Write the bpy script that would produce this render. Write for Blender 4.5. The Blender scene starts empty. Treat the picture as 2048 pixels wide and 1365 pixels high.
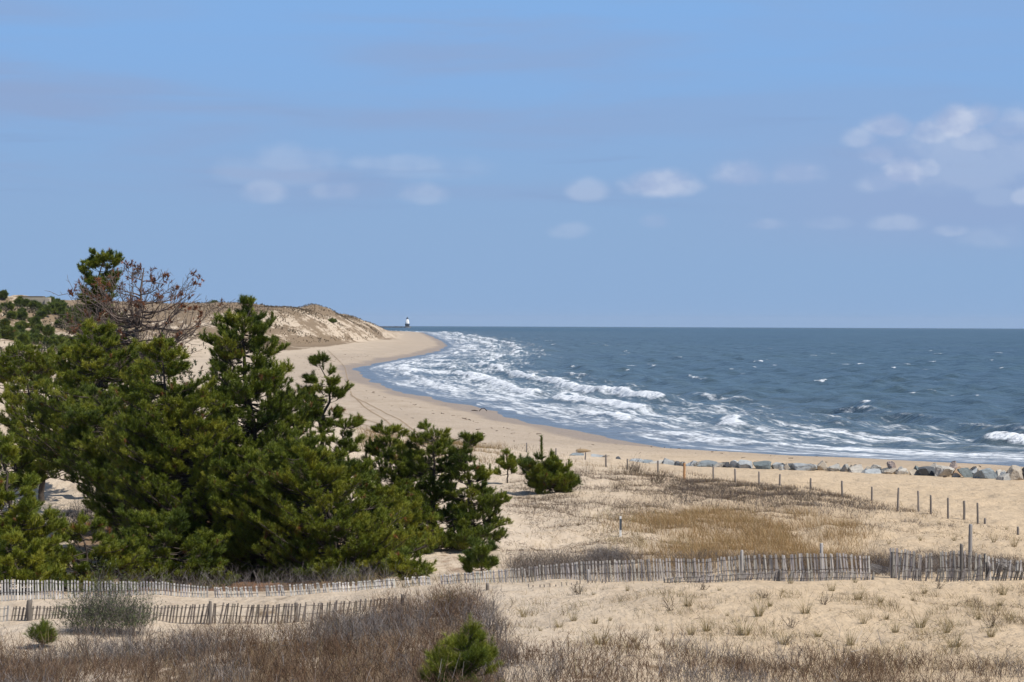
import bpy, math, random
import numpy as np
from mathutils import Vector

random.seed(7)
RNG = np.random.default_rng(11)
scene = bpy.context.scene
COL = scene.collection

# ------------------------------------------------------------------ camera
HC = 13.0            # eye height over the sea, metres
F = 5000.0           # focal length in pixels of the 2048 px wide photograph
RE = 6.371e6         # earth radius, for the drop of the far water
TILT = 0.0039
YH0 = 643.5          # level line at the middle of the picture
cam_d = bpy.data.cameras.new('camera')
cam = bpy.data.objects.new('camera', cam_d)
COL.objects.link(cam)
cam_d.sensor_width = 36.0
cam_d.lens = 36.0 * F / 2048.0
cam_d.clip_start = 0.5
cam_d.clip_end = 60000.0
cam.location = (0, 0, HC)
pitch = -math.atan((682.5 - YH0) / F)
cam.rotation_mode = 'QUATERNION'
from mathutils import Quaternion
q = Quaternion((1, 0, 0), math.pi / 2 + pitch) @ Quaternion((0, 0, 1), TILT)
cam.rotation_quaternion = q
scene.camera = cam

# ------------------------------------------------------------------ light
SUN_DIR = Vector((0.60, -0.36, 0.90)).normalized()     # towards the sun: right, a little behind
sun_el = math.asin(SUN_DIR.z)
sun_d = bpy.data.lights.new('sun', 'SUN')
sun_d.energy = 4.6
sun_d.angle = math.radians(0.53)
sun_d.color = (1.0, 0.95, 0.87)
sun = bpy.data.objects.new('sun', sun_d)
COL.objects.link(sun)
sun.location = (200, -80, 300)
sun.rotation_mode = 'QUATERNION'
sun.rotation_quaternion = SUN_DIR.to_track_quat('Z', 'Y')

scene.view_settings.view_transform = 'Standard'
scene.view_settings.look = 'None'
scene.view_settings.exposure = 0.0
scene.view_settings.gamma = 1.0
scene.view_settings.use_curve_mapping = False

# ------------------------------------------------------------------ sky
world = bpy.data.worlds.new('World')
scene.world = world
world.use_nodes = True
WT = world.node_tree
WT.nodes.clear()


class NB:
    """small helper to write node graphs as expressions"""
    def __init__(self, tree):
        self.t = tree

    def node(self, kind, **kw):
        n = self.t.nodes.new(kind)
        for k, v in kw.items():
            setattr(n, k, v)
        return n

    def put(self, sock, v):
        if v is None:
            return
        if isinstance(v, bpy.types.NodeSocket):
            self.t.links.new(v, sock)
        else:
            if isinstance(v, (tuple, list)) and sock.type == 'RGBA' and len(v) == 3:
                v = (*v, 1.0)
            sock.default_value = v

    def m(self, op, a, b=None, c=None, clamp=False):
        n = self.node('ShaderNodeMath', operation=op, use_clamp=clamp)
        for i, v in enumerate((a, b, c)):
            self.put(n.inputs[i], v)
        return n.outputs[0]

    def step(self, v, lo, hi, olo=0.0, ohi=1.0):
        n = self.node('ShaderNodeMapRange', interpolation_type='SMOOTHSTEP')
        for i, x in enumerate((v, lo, hi, olo, ohi)):
            self.put(n.inputs[i], x)
        return n.outputs[0]

    def mix(self, f, a, b, mode='MIX'):
        n = self.node('ShaderNodeMix', data_type='RGBA', blend_type=mode)
        self.put(n.inputs[0], f)
        self.put(n.inputs[6], a)
        self.put(n.inputs[7], b)
        return n.outputs[2]

    def noise(self, vec, scale, detail=3.0, rough=0.5, dist=0.0, color=False):
        n = self.node('ShaderNodeTexNoise')
        self.put(n.inputs['Vector'], vec)
        n.inputs['Scale'].default_value = scale
        n.inputs['Detail'].default_value = detail
        n.inputs['Roughness'].default_value = rough
        n.inputs['Distortion'].default_value = dist
        return n.outputs['Color' if color else 'Fac']

    def comb(self, x, y, z):
        n = self.node('ShaderNodeCombineXYZ')
        for i, v in enumerate((x, y, z)):
            self.put(n.inputs[i], v)
        return n.outputs[0]

    def sep(self, v):
        n = self.node('ShaderNodeSeparateXYZ')
        self.put(n.inputs[0], v)
        return n.outputs

    def vscale(self, v, s):
        n = self.node('ShaderNodeVectorMath', operation='MULTIPLY')
        self.put(n.inputs[0], v)
        n.inputs[1].default_value = s
        return n.outputs[0]

    def attr(self, name, out='Fac'):
        n = self.node('ShaderNodeAttribute', attribute_name=name)
        return n.outputs[out]


def build_world():
    b = NB(WT)
    tc = b.node('ShaderNodeTexCoord')
    D = tc.outputs['Generated']
    x, y, z = b.sep(D)
    az = b.m('ARCTAN2', x, y)
    el = b.m('ARCSINE', z)
    sky = b.node('ShaderNodeTexSky', sky_type='NISHITA')
    sky.sun_disc = False
    sky.sun_elevation = sun_el
    sky.sun_rotation = math.atan2(SUN_DIR.x, SUN_DIR.y)
    sky.altitude = 10
    sky.air_density = 1.0
    sky.dust_density = 0.6
    sky.ozone_density = 1.6
    nish = b.mix(1.0, sky.outputs[0], (0.10, 0.10, 0.10), 'MULTIPLY')
    # clear blue of the low sky: grey blue on the horizon, purer blue above it
    low = b.mix(b.step(el, 0.03, 0.125), (0.268, 0.418, 0.660), (0.232, 0.432, 0.772))
    base = b.mix(b.step(el, 0.14, 0.55), low, nish)
    # thin grey veils, drawn out flat
    v1 = b.noise(b.comb(b.m('MULTIPLY', az, 7.0), b.m('MULTIPLY', el, 60.0), 3.3), 1.0, 4.0, 0.55, 0.4)
    v2 = b.noise(b.comb(b.m('MULTIPLY', az, 3.0), b.m('MULTIPLY', el, 22.0), 9.1), 1.0, 3.0, 0.5, 0.2)
    veil = b.m('MULTIPLY', b.step(v1, 0.34, 0.66), b.step(v2, 0.38, 0.56))
    left = b.step(az, 0.14, -0.12, 0.35, 1.0)
    veil = b.m('MULTIPLY', b.m('MULTIPLY', veil, left), b.m('MULTIPLY', b.step(el, 0.035, 0.06), b.step(el, 0.2, 0.115)))
    col = b.mix(b.m('MULTIPLY', veil, 0.9), base, (0.275, 0.385, 0.62))
    # low flat streaks
    v3 = b.noise(b.comb(b.m('MULTIPLY', az, 16.0), b.m('MULTIPLY', el, 190.0), 1.7), 1.0, 3.0, 0.5, 0.5)
    st = b.m('MULTIPLY', b.step(v3, 0.55, 0.8), b.m('MULTIPLY', b.step(el, 0.035, 0.055), b.step(el, 0.10, 0.07)))
    col = b.mix(b.m('MULTIPLY', st, 0.4), col, (0.235, 0.35, 0.59))
    # cumulus: soft heaps along the right, smaller puffs towards the middle
    blobs = [  # centre x, y of the heap in degrees-like picture units, half width, half height, strength
        (1910, 330, 210, 110, .42), (1770, 262, 62, 36, .72), (1720, 285, 45, 30, .5), (1850, 275, 48, 40, .7), (1900, 258, 62, 48, .9), (1950, 245, 50, 34, .65), (1945, 290, 70, 40, .6),
        (1752, 318, 48, 36, .7), (1800, 352, 62, 50, .9), (1840, 345, 40, 34, .7), (1760, 370, 60, 34, .6), (1990, 330, 90, 60, .42), (2040, 400, 40, 30, .65), (1980, 400, 60, 30, .35), (2000, 265, 60, 40, .5),
        (1322, 372, 82, 40, .72), (1480, 352, 72, 38, .62), (1590, 352, 68, 40, .6), (1172, 384, 46, 30, .34),
        (1310, 445, 35, 24, .28), (1535, 452, 50, 16, .42), (1795, 452, 65, 24, .5), (1890, 466, 45, 18, .48),
        (1650, 450, 60, 18, .25), (1140, 465, 50, 22, .22), (1985, 480, 90, 30, .25),
        (530, 390, 48, 34, .34), (670, 385, 50, 30, .24), (845, 392, 56, 30, .28), (590, 322, 100, 36, .24), (560, 350, 150, 40, .14), (860, 340, 150, 36, .14),
        (800, 330, 120, 24, .25), (2300, 330, 160, 110, .7), (2480, 420, 90, 50, .6), (-260, 400, 120, 50, .5)]
    n1 = b.noise(b.comb(b.m('MULTIPLY', az, 46.0), b.m('MULTIPLY', el, 62.0), 0.5), 1.0, 6.0, 0.50, 0.0)
    nn = b.m('MULTIPLY', b.m('SUBTRACT', n1, 0.5), 1.45)
    acc = None
    shade = None
    for (px, py, rw, rh, s) in blobs:
        ca, ce = (px - 1024) / F, (YH0 + TILT * (px - 1024) - py) / F
        dx = b.m('MULTIPLY', b.m('SUBTRACT', az, ca), F / rw)
        dy = b.m('MULTIPLY', b.m('SUBTRACT', el, ce), F / rh)
        low_ = b.m('MULTIPLY', b.m('MINIMUM', dy, 0.0), 1.35)
        dy2 = b.m('MAXIMUM', dy, low_) if False else b.m('ADD', dy, b.m('MULTIPLY', b.m('MINIMUM', dy, 0.0), 0.5))
        r = b.m('SQRT', b.m('ADD', b.m('MULTIPLY', dx, dx), b.m('MULTIPLY', dy2, dy2)))
        r = b.m('ADD', r, b.m('MULTIPLY', nn, -0.75))
        k = b.step(r, 1.12, 0.42, 0.0, s)
        acc = k if acc is None else b.m('MAXIMUM', acc, k)
    cl = b.mix(b.step(n1, 0.40, 0.62), (0.37, 0.465, 0.69), (0.56, 0.63, 0.79))
    col = b.mix(acc, col, cl)
    # grey blue haze bank behind the heaps on the right
    bank = b.m('MULTIPLY', b.step(az, 0.04, 0.17), b.m('MULTIPLY', b.step(el, 0.02, 0.045), b.step(el, 0.085, 0.06)))
    col = b.mix(b.m('MULTIPLY', bank, b.m('MULTIPLY', b.m('SUBTRACT', 1.0, acc), 0.8)), col, (0.29, 0.40, 0.64))
    bg = b.node('ShaderNodeBackground')
    b.put(bg.inputs[0], col)
    bg.inputs[1].default_value = 1.0
    out = b.node('ShaderNodeOutputWorld')
    WT.links.new(bg.outputs[0], out.inputs[0])


build_world()

# ------------------------------------------------------------------ helpers


def tag(o, label=None, cat=None, group=None, kind=None):
    if label:
        o['label'] = label
    if cat:
        o['category'] = cat
    if group:
        o['group'] = group
    if kind:
        o['kind'] = kind
    return o


def empty(name, loc):
    o = bpy.data.objects.new(name, None)
    COL.objects.link(o)
    o.location = loc
    o.empty_display_size = 0.3
    return o


def mesh_np(name, V, faces, mat, parent=None, attrs=None, cols=None, smooth=True):
    """V (n,3); faces (m,k) int array with k = 3 or 4, or a list of such arrays"""
    if not isinstance(faces, list):
        faces = [faces]
    faces = [f for f in faces if len(f)]
    me = bpy.data.meshes.new(name)
    me.vertices.add(len(V))
    me.vertices.foreach_set('co', np.ascontiguousarray(V, dtype=np.float32).ravel())
    idx = np.concatenate([f.ravel() for f in faces]).astype(np.int32)
    tot = np.concatenate([np.full(len(f), f.shape[1]) for f in faces]).astype(np.int32)
    st = np.concatenate([[0], np.cumsum(tot)[:-1]]).astype(np.int32)
    me.loops.add(len(idx))
    me.loops.foreach_set('vertex_index', idx)
    me.polygons.add(len(tot))
    me.polygons.foreach_set('loop_start', st)
    me.polygons.foreach_set('loop_total', tot)
    me.polygons.foreach_set('use_smooth', np.full(len(tot), smooth))
    for k, a in (attrs or {}).items():
        at = me.attributes.new(k, 'FLOAT', 'POINT')
        at.data.foreach_set('value', np.ascontiguousarray(a, dtype=np.float32))
    if cols is not None:
        at = me.attributes.new('tint', 'FLOAT_COLOR', 'POINT')
        c4 = np.ones((len(V), 4), dtype=np.float32)
        c4[:, :3] = cols
        at.data.foreach_set('color', c4.ravel())
    me.update()
    me.validate()
    me.materials.append(mat)
    o = bpy.data.objects.new(name, me)
    COL.objects.link(o)
    if parent is not None:
        o.parent = parent
    return o


def hash2(ix, iy, seed):
    h = (ix.astype(np.int64) * 374761393 + iy.astype(np.int64) * 668265263 + seed * 974634777) & 0x7fffffff
    h = ((h ^ (h >> 13)) * 1274126177) & 0x7fffffff
    h = h ^ (h >> 16)
    return (h & 0xffff) / 65535.0


def vnoise(x, y, seed=0):
    x = np.asarray(x, float)
    y = np.asarray(y, float)
    ix, iy = np.floor(x), np.floor(y)
    fx, fy = x - ix, y - iy
    fx = fx * fx * fx * (fx * (fx * 6 - 15) + 10)
    fy = fy * fy * fy * (fy * (fy * 6 - 15) + 10)
    ix = ix.astype(np.int64)
    iy = iy.astype(np.int64)
    a = hash2(ix, iy, seed)
    b_ = hash2(ix + 1, iy, seed)
    c = hash2(ix, iy + 1, seed)
    d = hash2(ix + 1, iy + 1, seed)
    return (a * (1 - fx) + b_ * fx) * (1 - fy) + (c * (1 - fx) + d * fx) * fy


def fbm(x, y, seed=0, octv=4, gain=0.5):
    s, a, t = 0.0, 1.0, 0.0
    for i in range(octv):
        s = s + a * vnoise(x * 2 ** i + 17.3 * i, y * 2 ** i - 9.1 * i, seed + i * 31)
        t += a
        a *= gain
    return s / t


def sstep(v, lo, hi):
    t = np.clip((v - lo) / (hi - lo), 0, 1)
    return t * t * (3 - 2 * t)


def yh(px):
    return YH0 + TILT * (np.asarray(px, float) - 1024)


def at(px, py, Y):
    """the point at depth Y that the photograph shows at px, py"""
    return np.array([(px - 1024) / F * Y, Y, HC - (py - float(yh(px))) / F * Y])


def to_px(X, Y, Z):
    px = 1024 + F * X / Y
    return px, yh(px) + (HC - Z) / Y * F


# ------------------------------------------------------------------ shoreline
_sh = np.array([(420, -150), (300, -30), (220, 50), (140, 130), (80, 190), (46, 224), (18, 253), (9.5, 284), (0, 338),
                (-6.5, 380), (-17, 438), (-29, 526), (-39, 633), (-42.5, 686), (-41, 800), (-36, 930), (-33, 1100), (-37, 1395), (-62, 2000),
                (-95, 2700), (-122, 3090), (-230, 3300), (-600, 3420), (-3000, 3500)], float)


def _catmull(P, n=5):
    out = []
    for i in range(len(P) - 1):
        p0, p1, p2, p3 = P[max(i - 1, 0)], P[i], P[i + 1], P[min(i + 2, len(P) - 1)]
        d = np.linalg.norm(p2 - p1)
        m1 = (p2 - p0) / (np.linalg.norm(p2 - p0) + 1e-9) * d * .9
        m2 = (p3 - p1) / (np.linalg.norm(p3 - p1) + 1e-9) * d * .9
        for k in range(n):
            t = k / n
            out.append((2 * t**3 - 3 * t**2 + 1) * p1 + (t**3 - 2 * t**2 + t) * m1 + (-2 * t**3 + 3 * t**2) * p2 + (t**3 - t**2) * m2)
    out.append(P[-1])
    return np.array(out)


SHORE = _catmull(_sh)
_SL = np.concatenate([[0], np.cumsum(np.linalg.norm(np.diff(SHORE, axis=0), axis=1))])


def shore(X, Y):
    """distance inland (negative out at sea) and distance along the shore"""
    X = np.asarray(X, float)
    Y = np.asarray(Y, float)
    best = np.full(X.shape, 1e18)
    sg = np.ones(X.shape)
    sa = np.zeros(X.shape)
    for i in range(len(SHORE) - 1):
        a, b_ = SHORE[i], SHORE[i + 1]
        d = b_ - a
        L2 = d @ d
        t = np.clip(((X - a[0]) * d[0] + (Y - a[1]) * d[1]) / L2, 0, 1)
        ex, ey = X - a[0] - t * d[0], Y - a[1] - t * d[1]
        r = ex * ex + ey * ey
        k = r < best
        best = np.where(k, r, best)
        cr = d[0] * ey - d[1] * ex
        sg = np.where(k, np.where(cr > 0, 1.0, -1.0), sg)
        sa = np.where(k, _SL[i] + t * math.sqrt(L2), sa)
    return np.sqrt(best) * sg, sa


# ------------------------------------------------------------------ land heights
_cp = [  # picture x, y and depth of points on the near ground
    (-500, 1365, 60), (0, 1365, 60), (400, 1365, 58), (1024, 1365, 56), (1600, 1365, 55), (2048, 1365, 55), (2500, 1365, 55),
    (0, 1252, 73), (300, 1245, 73), (600, 1237, 73), (807, 1206, 75), (977, 1186, 76.5), (1250, 1215, 70), (1500, 1250, 66), (2048, 1250, 66), (1750, 1200, 72),
    (-300, 1216, 80), (0, 1213, 80), (460, 1197, 80), (760, 1181, 80), (1000, 1169, 80), (1250, 1163, 79.5), (1500, 1158, 79), (1750, 1161, 79), (2048, 1165, 79), (2400, 1165, 79),
    (1242, 1082, 112), (1100, 1120, 98), (1300, 1130, 96), (1024, 1100, 105), (1500, 1100, 108), (1900, 1105, 104), (2048, 1100, 105),
    (1500, 1030, 130), (1519, 971, 152), (1622, 981, 147), (1745, 1003, 138), (1839, 1025, 130), (1957, 1046, 124), (2048, 1070, 118), (2300, 1120, 108),
    (1800, 1062, 116), (1650, 1060, 118), (1100, 990, 137), (1010, 955, 152), (1000, 1020, 122), (1050, 1055, 114), (1180, 985, 140), (1300, 985, 142),
    (1400, 960, 160), (1317, 947, 167), (1213, 939, 175), (1113, 914, 190), (1054, 897, 203), (950, 888, 210),
    (950, 905, 188), (800, 880, 205), (700, 868, 215), (800, 1000, 140), (700, 950, 150),
    (100, 1000, 120), (30, 800, 160), (60, 770, 172), (-200, 760, 170), (300, 950, 125), (500, 950, 130),
    (100, 1150, 95), (500, 1158, 97), (900, 1112, 98), (-200, 1150, 95),
]
_P = np.array([at(*c) for c in _cp])
_ex = np.array([(-32, 205, 6.5), (-18, 205, 5.2), (-10, 215, 4.0), (-45, 205, 7.0), (-60, 150, 6.5), (-40, 100, 4.0), (50, 100, 3.4), (60, 60, 4.6)], float)
_P = np.vstack([_P, _ex])
_S = 20.0


def _tps_fit():
    A = _P[:, :2] / _S
    n = len(A)
    d2 = ((A[:, None] - A[None]) ** 2).sum(-1)
    K = 0.5 * d2 * np.log(d2 + 1e-12)
    K[np.arange(n), np.arange(n)] = 0.02
    Q = np.hstack([np.ones((n, 1)), A])
    M = np.zeros((n + 3, n + 3))
    M[:n, :n] = K
    M[:n, n:] = Q
    M[n:, :n] = Q.T
    r = np.zeros(n + 3)
    r[:n] = _P[:, 2]
    return np.linalg.solve(M, r)


_W = _tps_fit()


def tps(X, Y):
    Y = np.clip(Y, 52, 222)
    X = np.clip(X, -0.30 * Y, 0.30 * Y)
    x, y = X / _S, Y / _S
    z = _W[-3] + _W[-2] * x + _W[-1] * y
    for i in range(len(_P)):
        d2 = (x - _P[i, 0] / _S) ** 2 + (y - _P[i, 1] / _S) ** 2
        z = z + _W[i] * 0.5 * d2 * np.log(d2 + 1e-12)
    return z


def land(X, Y):
    """height of the sand at X, Y and the distance inland there"""
    X = np.asarray(X, float)
    Y = np.asarray(Y, float)
    di, sa = shore(X, Y)
    wob = (vnoise(sa / 22, sa * 0, 5) - .5) * 2.4 + (vnoise(sa / 7, sa * 0, 6) - .5) * 0.9
    dd = di + wob
    beach = np.interp(dd, [-60, -20, -6, -1, 4, 12, 35, 60, 200], [-6, -3.4, -1.4, -0.05, 0.40, 1.05, 2.0, 2.3, 2.5])
    # far land: foredune, back dunes, the tall dune and the hill on the left
    n1 = fbm(X / 45, Y / 60, 21, 4)
    n2 = fbm(X / 14, Y / 22, 22, 4)
    far = 2.4 + 2.6 * sstep(di, 50, 75) * (0.5 + n1) + sstep(di, 75, 130) * (2.0 + 5.0 * (n1 - .35)) + 1.2 * sstep(di, 55, 80) * (n2 - .5)
    foot = np.interp(Y, [0, 900, 985, 1220, 1500, 1730, 2000], [-88, -90, -90, -80, -78, -79, -88])
    t = np.clip((foot - X + 3 * (fbm(Y / 60, Y * 0, 27, 3) - .5)) / np.interp(Y, [1200, 1600], [36, 32]), 0, 1.8)
    face = np.where(t < 1, 1 - (1 - np.clip(t, 0, 1)) ** 1.7, 1.0)
    A = np.interp(Y, [900, 985, 1080, 1250, 1400, 1550, 1700, 1850, 2050, 2300], [0, 2.0, 10.5, 17.5, 18.5, 15.5, 12.5, 9, 5, 1])
    A = A * (1 + 0.10 * np.clip(t - 1, 0, 1))
    n3 = fbm(X / 26, Y / 70, 24, 4)
    dune = A * face * (0.80 + 0.34 * n3) + 2.6 * face * (fbm(X / 16, Y / 45, 28, 4) - .5) * np.clip(A / 6, 0, 1)
    hill = 11.0 * np.exp(-(((X + 180) / 36) ** 2 + ((Y - 850) / 130) ** 2)) + 3.0 * np.exp(-(((X + 150) / 34) ** 2 + ((Y - 900) / 140) ** 2))
    far = np.maximum(far, 2.4 + dune) + hill * (.85 + .3 * n2)
    b0 = np.interp(Y, [1250, 1550, 2000], [46, 27, 24])
    far = np.where(dd < b0, beach, beach + (far - beach) * sstep(dd, b0, b0 + np.interp(Y, [1250, 1550], [14, 7])))
    far = np.where(Y > 2400, np.minimum(far, beach + 2.5 * sstep(di, 60, 140)), far)
    # near ground
    zn = tps(X, Y)
    zn = zn + 0.55 * (fbm(X / 7, Y / 9, 41, 3) - .5) + 0.34 * (fbm(X / 1.9, Y / 2.4, 42, 3) - .5) * (0.5 + 0.9 * sstep(Y, 84, 100))
    k = 0.25
    toe = sstep(di, 38, 54)
    znb = beach + (np.maximum(zn, beach) - beach) * toe
    w = 1 - sstep(Y, 195, 245)
    z = znb * w + far * (1 - w)
    z = z + 0.05 * (fbm(X / 2.5, Y / 5, 43, 2) - .5) * sstep(dd, 2, 8)
    return z, di


def ground(X, Y):
    z, _ = land(np.atleast_1d(np.asarray(X, float)), np.atleast_1d(np.asarray(Y, float)))
    return z


def gz(X, Y):
    return float(ground(X, Y)[0])


def grid_faces(nr, nc):
    i = np.arange(nr - 1)[:, None] * nc + np.arange(nc - 1)[None]
    return np.stack([i, i + 1, i + nc + 1, i + nc], -1).reshape(-1, 4)


def geo_rows(y0, y1, k, mn):
    r = [y0]
    while r[-1] < y1:
        r.append(r[-1] + max(mn, r[-1] * k))
    return np.array(r)


def mat_new(name):
    m = bpy.data.materials.new(name)
    m.use_nodes = True
    m.node_tree.nodes.clear()
    b = NB(m.node_tree)
    out = b.node('ShaderNodeOutputMaterial')
    return m, b, out


def principled(b, out, color, rough=0.8, spec=0.3, normal=None, **kw):
    p = b.node('ShaderNodeBsdfPrincipled')
    b.put(p.inputs['Base Color'], color)
    b.put(p.inputs['Roughness'], rough)
    b.put(p.inputs['Specular IOR Level'], spec)
    if normal is not None:
        b.put(p.inputs['Normal'], normal)
    for k, v in kw.items():
        b.put(p.inputs[k], v)
    b.t.links.new(p.outputs[0], out.inputs[0])
    return p


def bump(b, height, strength, dist, prev=None):
    n = b.node('ShaderNodeBump')
    n.inputs['Strength'].default_value = strength
    n.inputs['Distance'].default_value = dist
    b.put(n.inputs['Height'], height)
    if prev is not None:
        b.put(n.inputs['Normal'], prev)
    return n.outputs[0]


# ------------------------------------------------------------------ sand
def sand_material():
    m, b, out = mat_new('sand')
    pos = b.node('ShaderNodeNewGeometry').outputs['Position']
    wet = b.attr('wet')
    veg = b.attr('veg')
    warm = b.attr('warm')
    big = b.noise(pos, 0.11, 4, 0.55)
    mid = b.noise(pos, 1.3, 4, 0.6)
    fine = b.noise(pos, 14.0, 3, 0.6)
    col = b.mix(b.step(big, 0.3, 0.7), (0.53, 0.435, 0.33), (0.60, 0.495, 0.38))
    col = b.mix(warm, col, (0.56, 0.415, 0.255))
    col = b.mix(b.step(mid, 0.40, 0.72, 0.0, 0.35), col, (0.40, 0.295, 0.19))
    col = b.mix(b.step(fine, 0.52, 0.8, 0.0, 0.35), col, (0.30, 0.21, 0.13))
    foot = b.noise(b.vscale(pos, (2.4, 0.75, 1.0)), 1.0, 3, 0.6)
    col = b.mix(b.step(foot, 0.54, 0.72, 0.0, 0.30), col, (0.30, 0.215, 0.135))
    # stretched drift lines on the beach
    lin = b.noise(b.vscale(pos, (0.22, 0.05, 1.0)), 1.0, 5, 0.65)
    col = b.mix(b.step(lin, 0.52, 0.70, 0.0, 0.42), col, (0.36, 0.27, 0.18))
    # ground cover on the far dunes
    g1 = b.noise(b.vscale(pos, (0.12, 0.035, 0.16)), 1.0, 6, 0.72)
    g2 = b.noise(b.vscale(pos, (0.5, 0.16, 0.6)), 1.0, 5, 0.7)
    k = b.m('ADD', veg, b.m('MULTIPLY', b.m('SUBTRACT', g1, 0.5), 2.4))
    k = b.m('ADD', k, b.m('MULTIPLY', b.m('SUBTRACT', g2, 0.5), 1.3))
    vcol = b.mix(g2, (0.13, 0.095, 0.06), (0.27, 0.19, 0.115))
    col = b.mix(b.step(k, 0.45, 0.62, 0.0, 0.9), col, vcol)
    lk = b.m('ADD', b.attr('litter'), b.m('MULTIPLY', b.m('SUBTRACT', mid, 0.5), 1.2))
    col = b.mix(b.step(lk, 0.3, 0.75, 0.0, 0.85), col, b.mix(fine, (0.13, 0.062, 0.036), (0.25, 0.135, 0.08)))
    col = b.mix(b.m('MULTIPLY', wet, .8), col, (0.27, 0.205, 0.15))
    nrm = bump(b, fine, 0.5, 0.05)
    nrm = bump(b, mid, 0.7, 0.30, nrm)
    nrm = bump(b, foot, 0.5, 0.22, nrm)
    rough = b.m('SUBTRACT', 0.9, b.m('MULTIPLY', wet, 0.4))
    principled(b, out, col, rough, b.m('ADD', b.m('MULTIPLY', wet, 0.15), 0.06), nrm)
    return m


M_SAND = sand_material()


def col_us(fine_lo, fine_hi, n, lo, hi, m_):
    a = np.linspace(lo, fine_lo, m_, endpoint=False)
    c = np.linspace(fine_lo, fine_hi, n)
    d = np.linspace(fine_hi, hi, m_ + 1)[1:]
    return np.concatenate([a, c, d])


def near_top(px):
    return np.interp(px, [-100, 0, 100, 250, 420, 520, 620, 720, 800, 880, 950, 1000, 1040, 1100, 1250, 1400, 1500, 1700, 1850, 2050, 2200],
                     [1290, 1290, 1300, 1285, 1268, 1268, 1262, 1228, 1200, 1192, 1200, 1225, 1285, 1305, 1300, 1302, 1300, 1305, 1318, 1322, 1322])


def build_land():
    rows = geo_rows(28, 4600, 0.0062, 0.26)
    us = col_us(-0.225, 0.225, 640, -0.6, 0.6, 50)
    Y = np.repeat(rows[:, None], len(us), 1)
    X = Y * us[None]
    sh = Y.shape
    X, Y = X.ravel(), Y.ravel()
    z, di = land(X, Y)
    wet = 1 - sstep(di + (fbm(X / 9, Y / 20, 51, 3) - .5) * 7, 3, 8)
    wet = np.maximum(wet, .42 * (1 - sstep(di + (fbm(X / 14, Y / 40, 52, 3) - .5) * 26, 10, 46)) * (Y > 150))
    # low shrubs and dry grass cover on the far dunes
    px, py = to_px(X, Y, z)
    up = (z - 2.4) / 18
    di0 = di
    di = di + 46 - np.interp(Y, [1250, 1550, 2000], [46, 27, 24])
    veg = np.where(Y > 245, 0.34 * sstep(di, 43, 54), 0.0)
    n3 = fbm(X / 30, Y / 60, 61, 4)
    veg = veg + np.where((Y > 900) & (di > 43), sstep(di, 43, 50) * (0.32 * sstep(up, 0.55, 0.95) + 0.8 * (n3 - .5) + .20), 0)
    veg = veg + np.where((Y > 245) & (Y < 1000), 0.40 * sstep(di, 70, 110), 0)
    foot = np.where((Y > 900) & (Y < 1300), sstep(di, 41, 47) * (1 - sstep(up, .10, .26)), 0)
    veg = veg + 0.45 * foot
    nt = near_top(px)
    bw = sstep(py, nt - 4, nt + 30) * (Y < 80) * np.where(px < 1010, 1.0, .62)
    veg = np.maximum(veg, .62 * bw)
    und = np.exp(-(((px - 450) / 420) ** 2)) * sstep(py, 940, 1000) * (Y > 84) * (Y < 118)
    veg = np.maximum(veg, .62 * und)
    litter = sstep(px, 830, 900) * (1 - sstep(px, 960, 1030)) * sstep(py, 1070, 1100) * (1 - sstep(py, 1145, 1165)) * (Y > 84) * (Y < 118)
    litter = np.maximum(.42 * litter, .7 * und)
    warm = sstep(X / Y, -0.02, 0.12) * (1 - sstep(Y, 150, 330)) * 0.6
    z = z - (X * X + Y * Y) / (2 * RE)
    V = np.stack([X, Y, z], 1)
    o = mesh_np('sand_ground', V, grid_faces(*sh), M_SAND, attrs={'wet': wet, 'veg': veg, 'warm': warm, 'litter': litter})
    tag(o, kind='structure')


build_land()


# ------------------------------------------------------------------ sea
def sea_material():
    m, b, out = mat_new('sea_water')
    pos = b.node('ShaderNodeNewGeometry').outputs['Position']
    foam = b.attr('foam')
    shal_sheen = b.attr('shallow_sheen')
    sp = b.comb(b.attr('along'), b.attr('out'), 0.0)
    f1 = b.noise(b.vscale(sp, (0.20, 1.05, 1.0)), 1.0, 6, 0.68, 0.15)
    f2 = b.noise(b.vscale(sp, (0.035, 0.40, 1.0)), 1.0, 5, 0.65, 0.2)
    k = b.m('ADD', foam, b.m('MULTIPLY', b.m('SUBTRACT', f1, 0.5), 1.5))
    k = b.m('ADD', k, b.m('MULTIPLY', b.m('SUBTRACT', f2, 0.5), 0.9))
    k = b.step(k, 0.42, 0.92)
    w1 = b.noise(b.vscale(pos, (0.05, 0.13, 0.1)), 1.0, 5, 0.65, 0.3)
    w2 = b.noise(b.vscale(pos, (0.006, 0.006, 0.1)), 1.0, 4, 0.6)
    deep = b.mix(b.step(w2, 0.35, 0.65), (0.018, 0.055, 0.088), (0.031, 0.074, 0.094))
    deep = b.mix(b.m('MINIMUM', shal_sheen, 0.8), deep, (0.100, 0.135, 0.160))  # shallows paler, the sky's reflection mixed into the water colour
    deep = b.mix(b.step(shal_sheen, 0.80, 0.97), deep, (0.155, 0.185, 0.225))  # palest along the wash, bluish sky sheen painted in
    col = b.mix(k, deep, (0.76, 0.79, 0.82))
    r = b.m('ADD', 0.28, b.m('MULTIPLY', k, 0.5))
    fine = b.noise(b.vscale(pos, (0.5, 0.8, 0.5)), 1.0, 5, 0.65)
    nrm = bump(b, fine, 0.55, 0.8)
    nrm = bump(b, w1, 0.8, 4.5, nrm)
    principled(b, out, col, r, b.m('SUBTRACT', 0.24, b.m('MULTIPLY', k, 0.2)), nrm, IOR=1.33)
    return m


M_SEA = sea_material()


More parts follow.
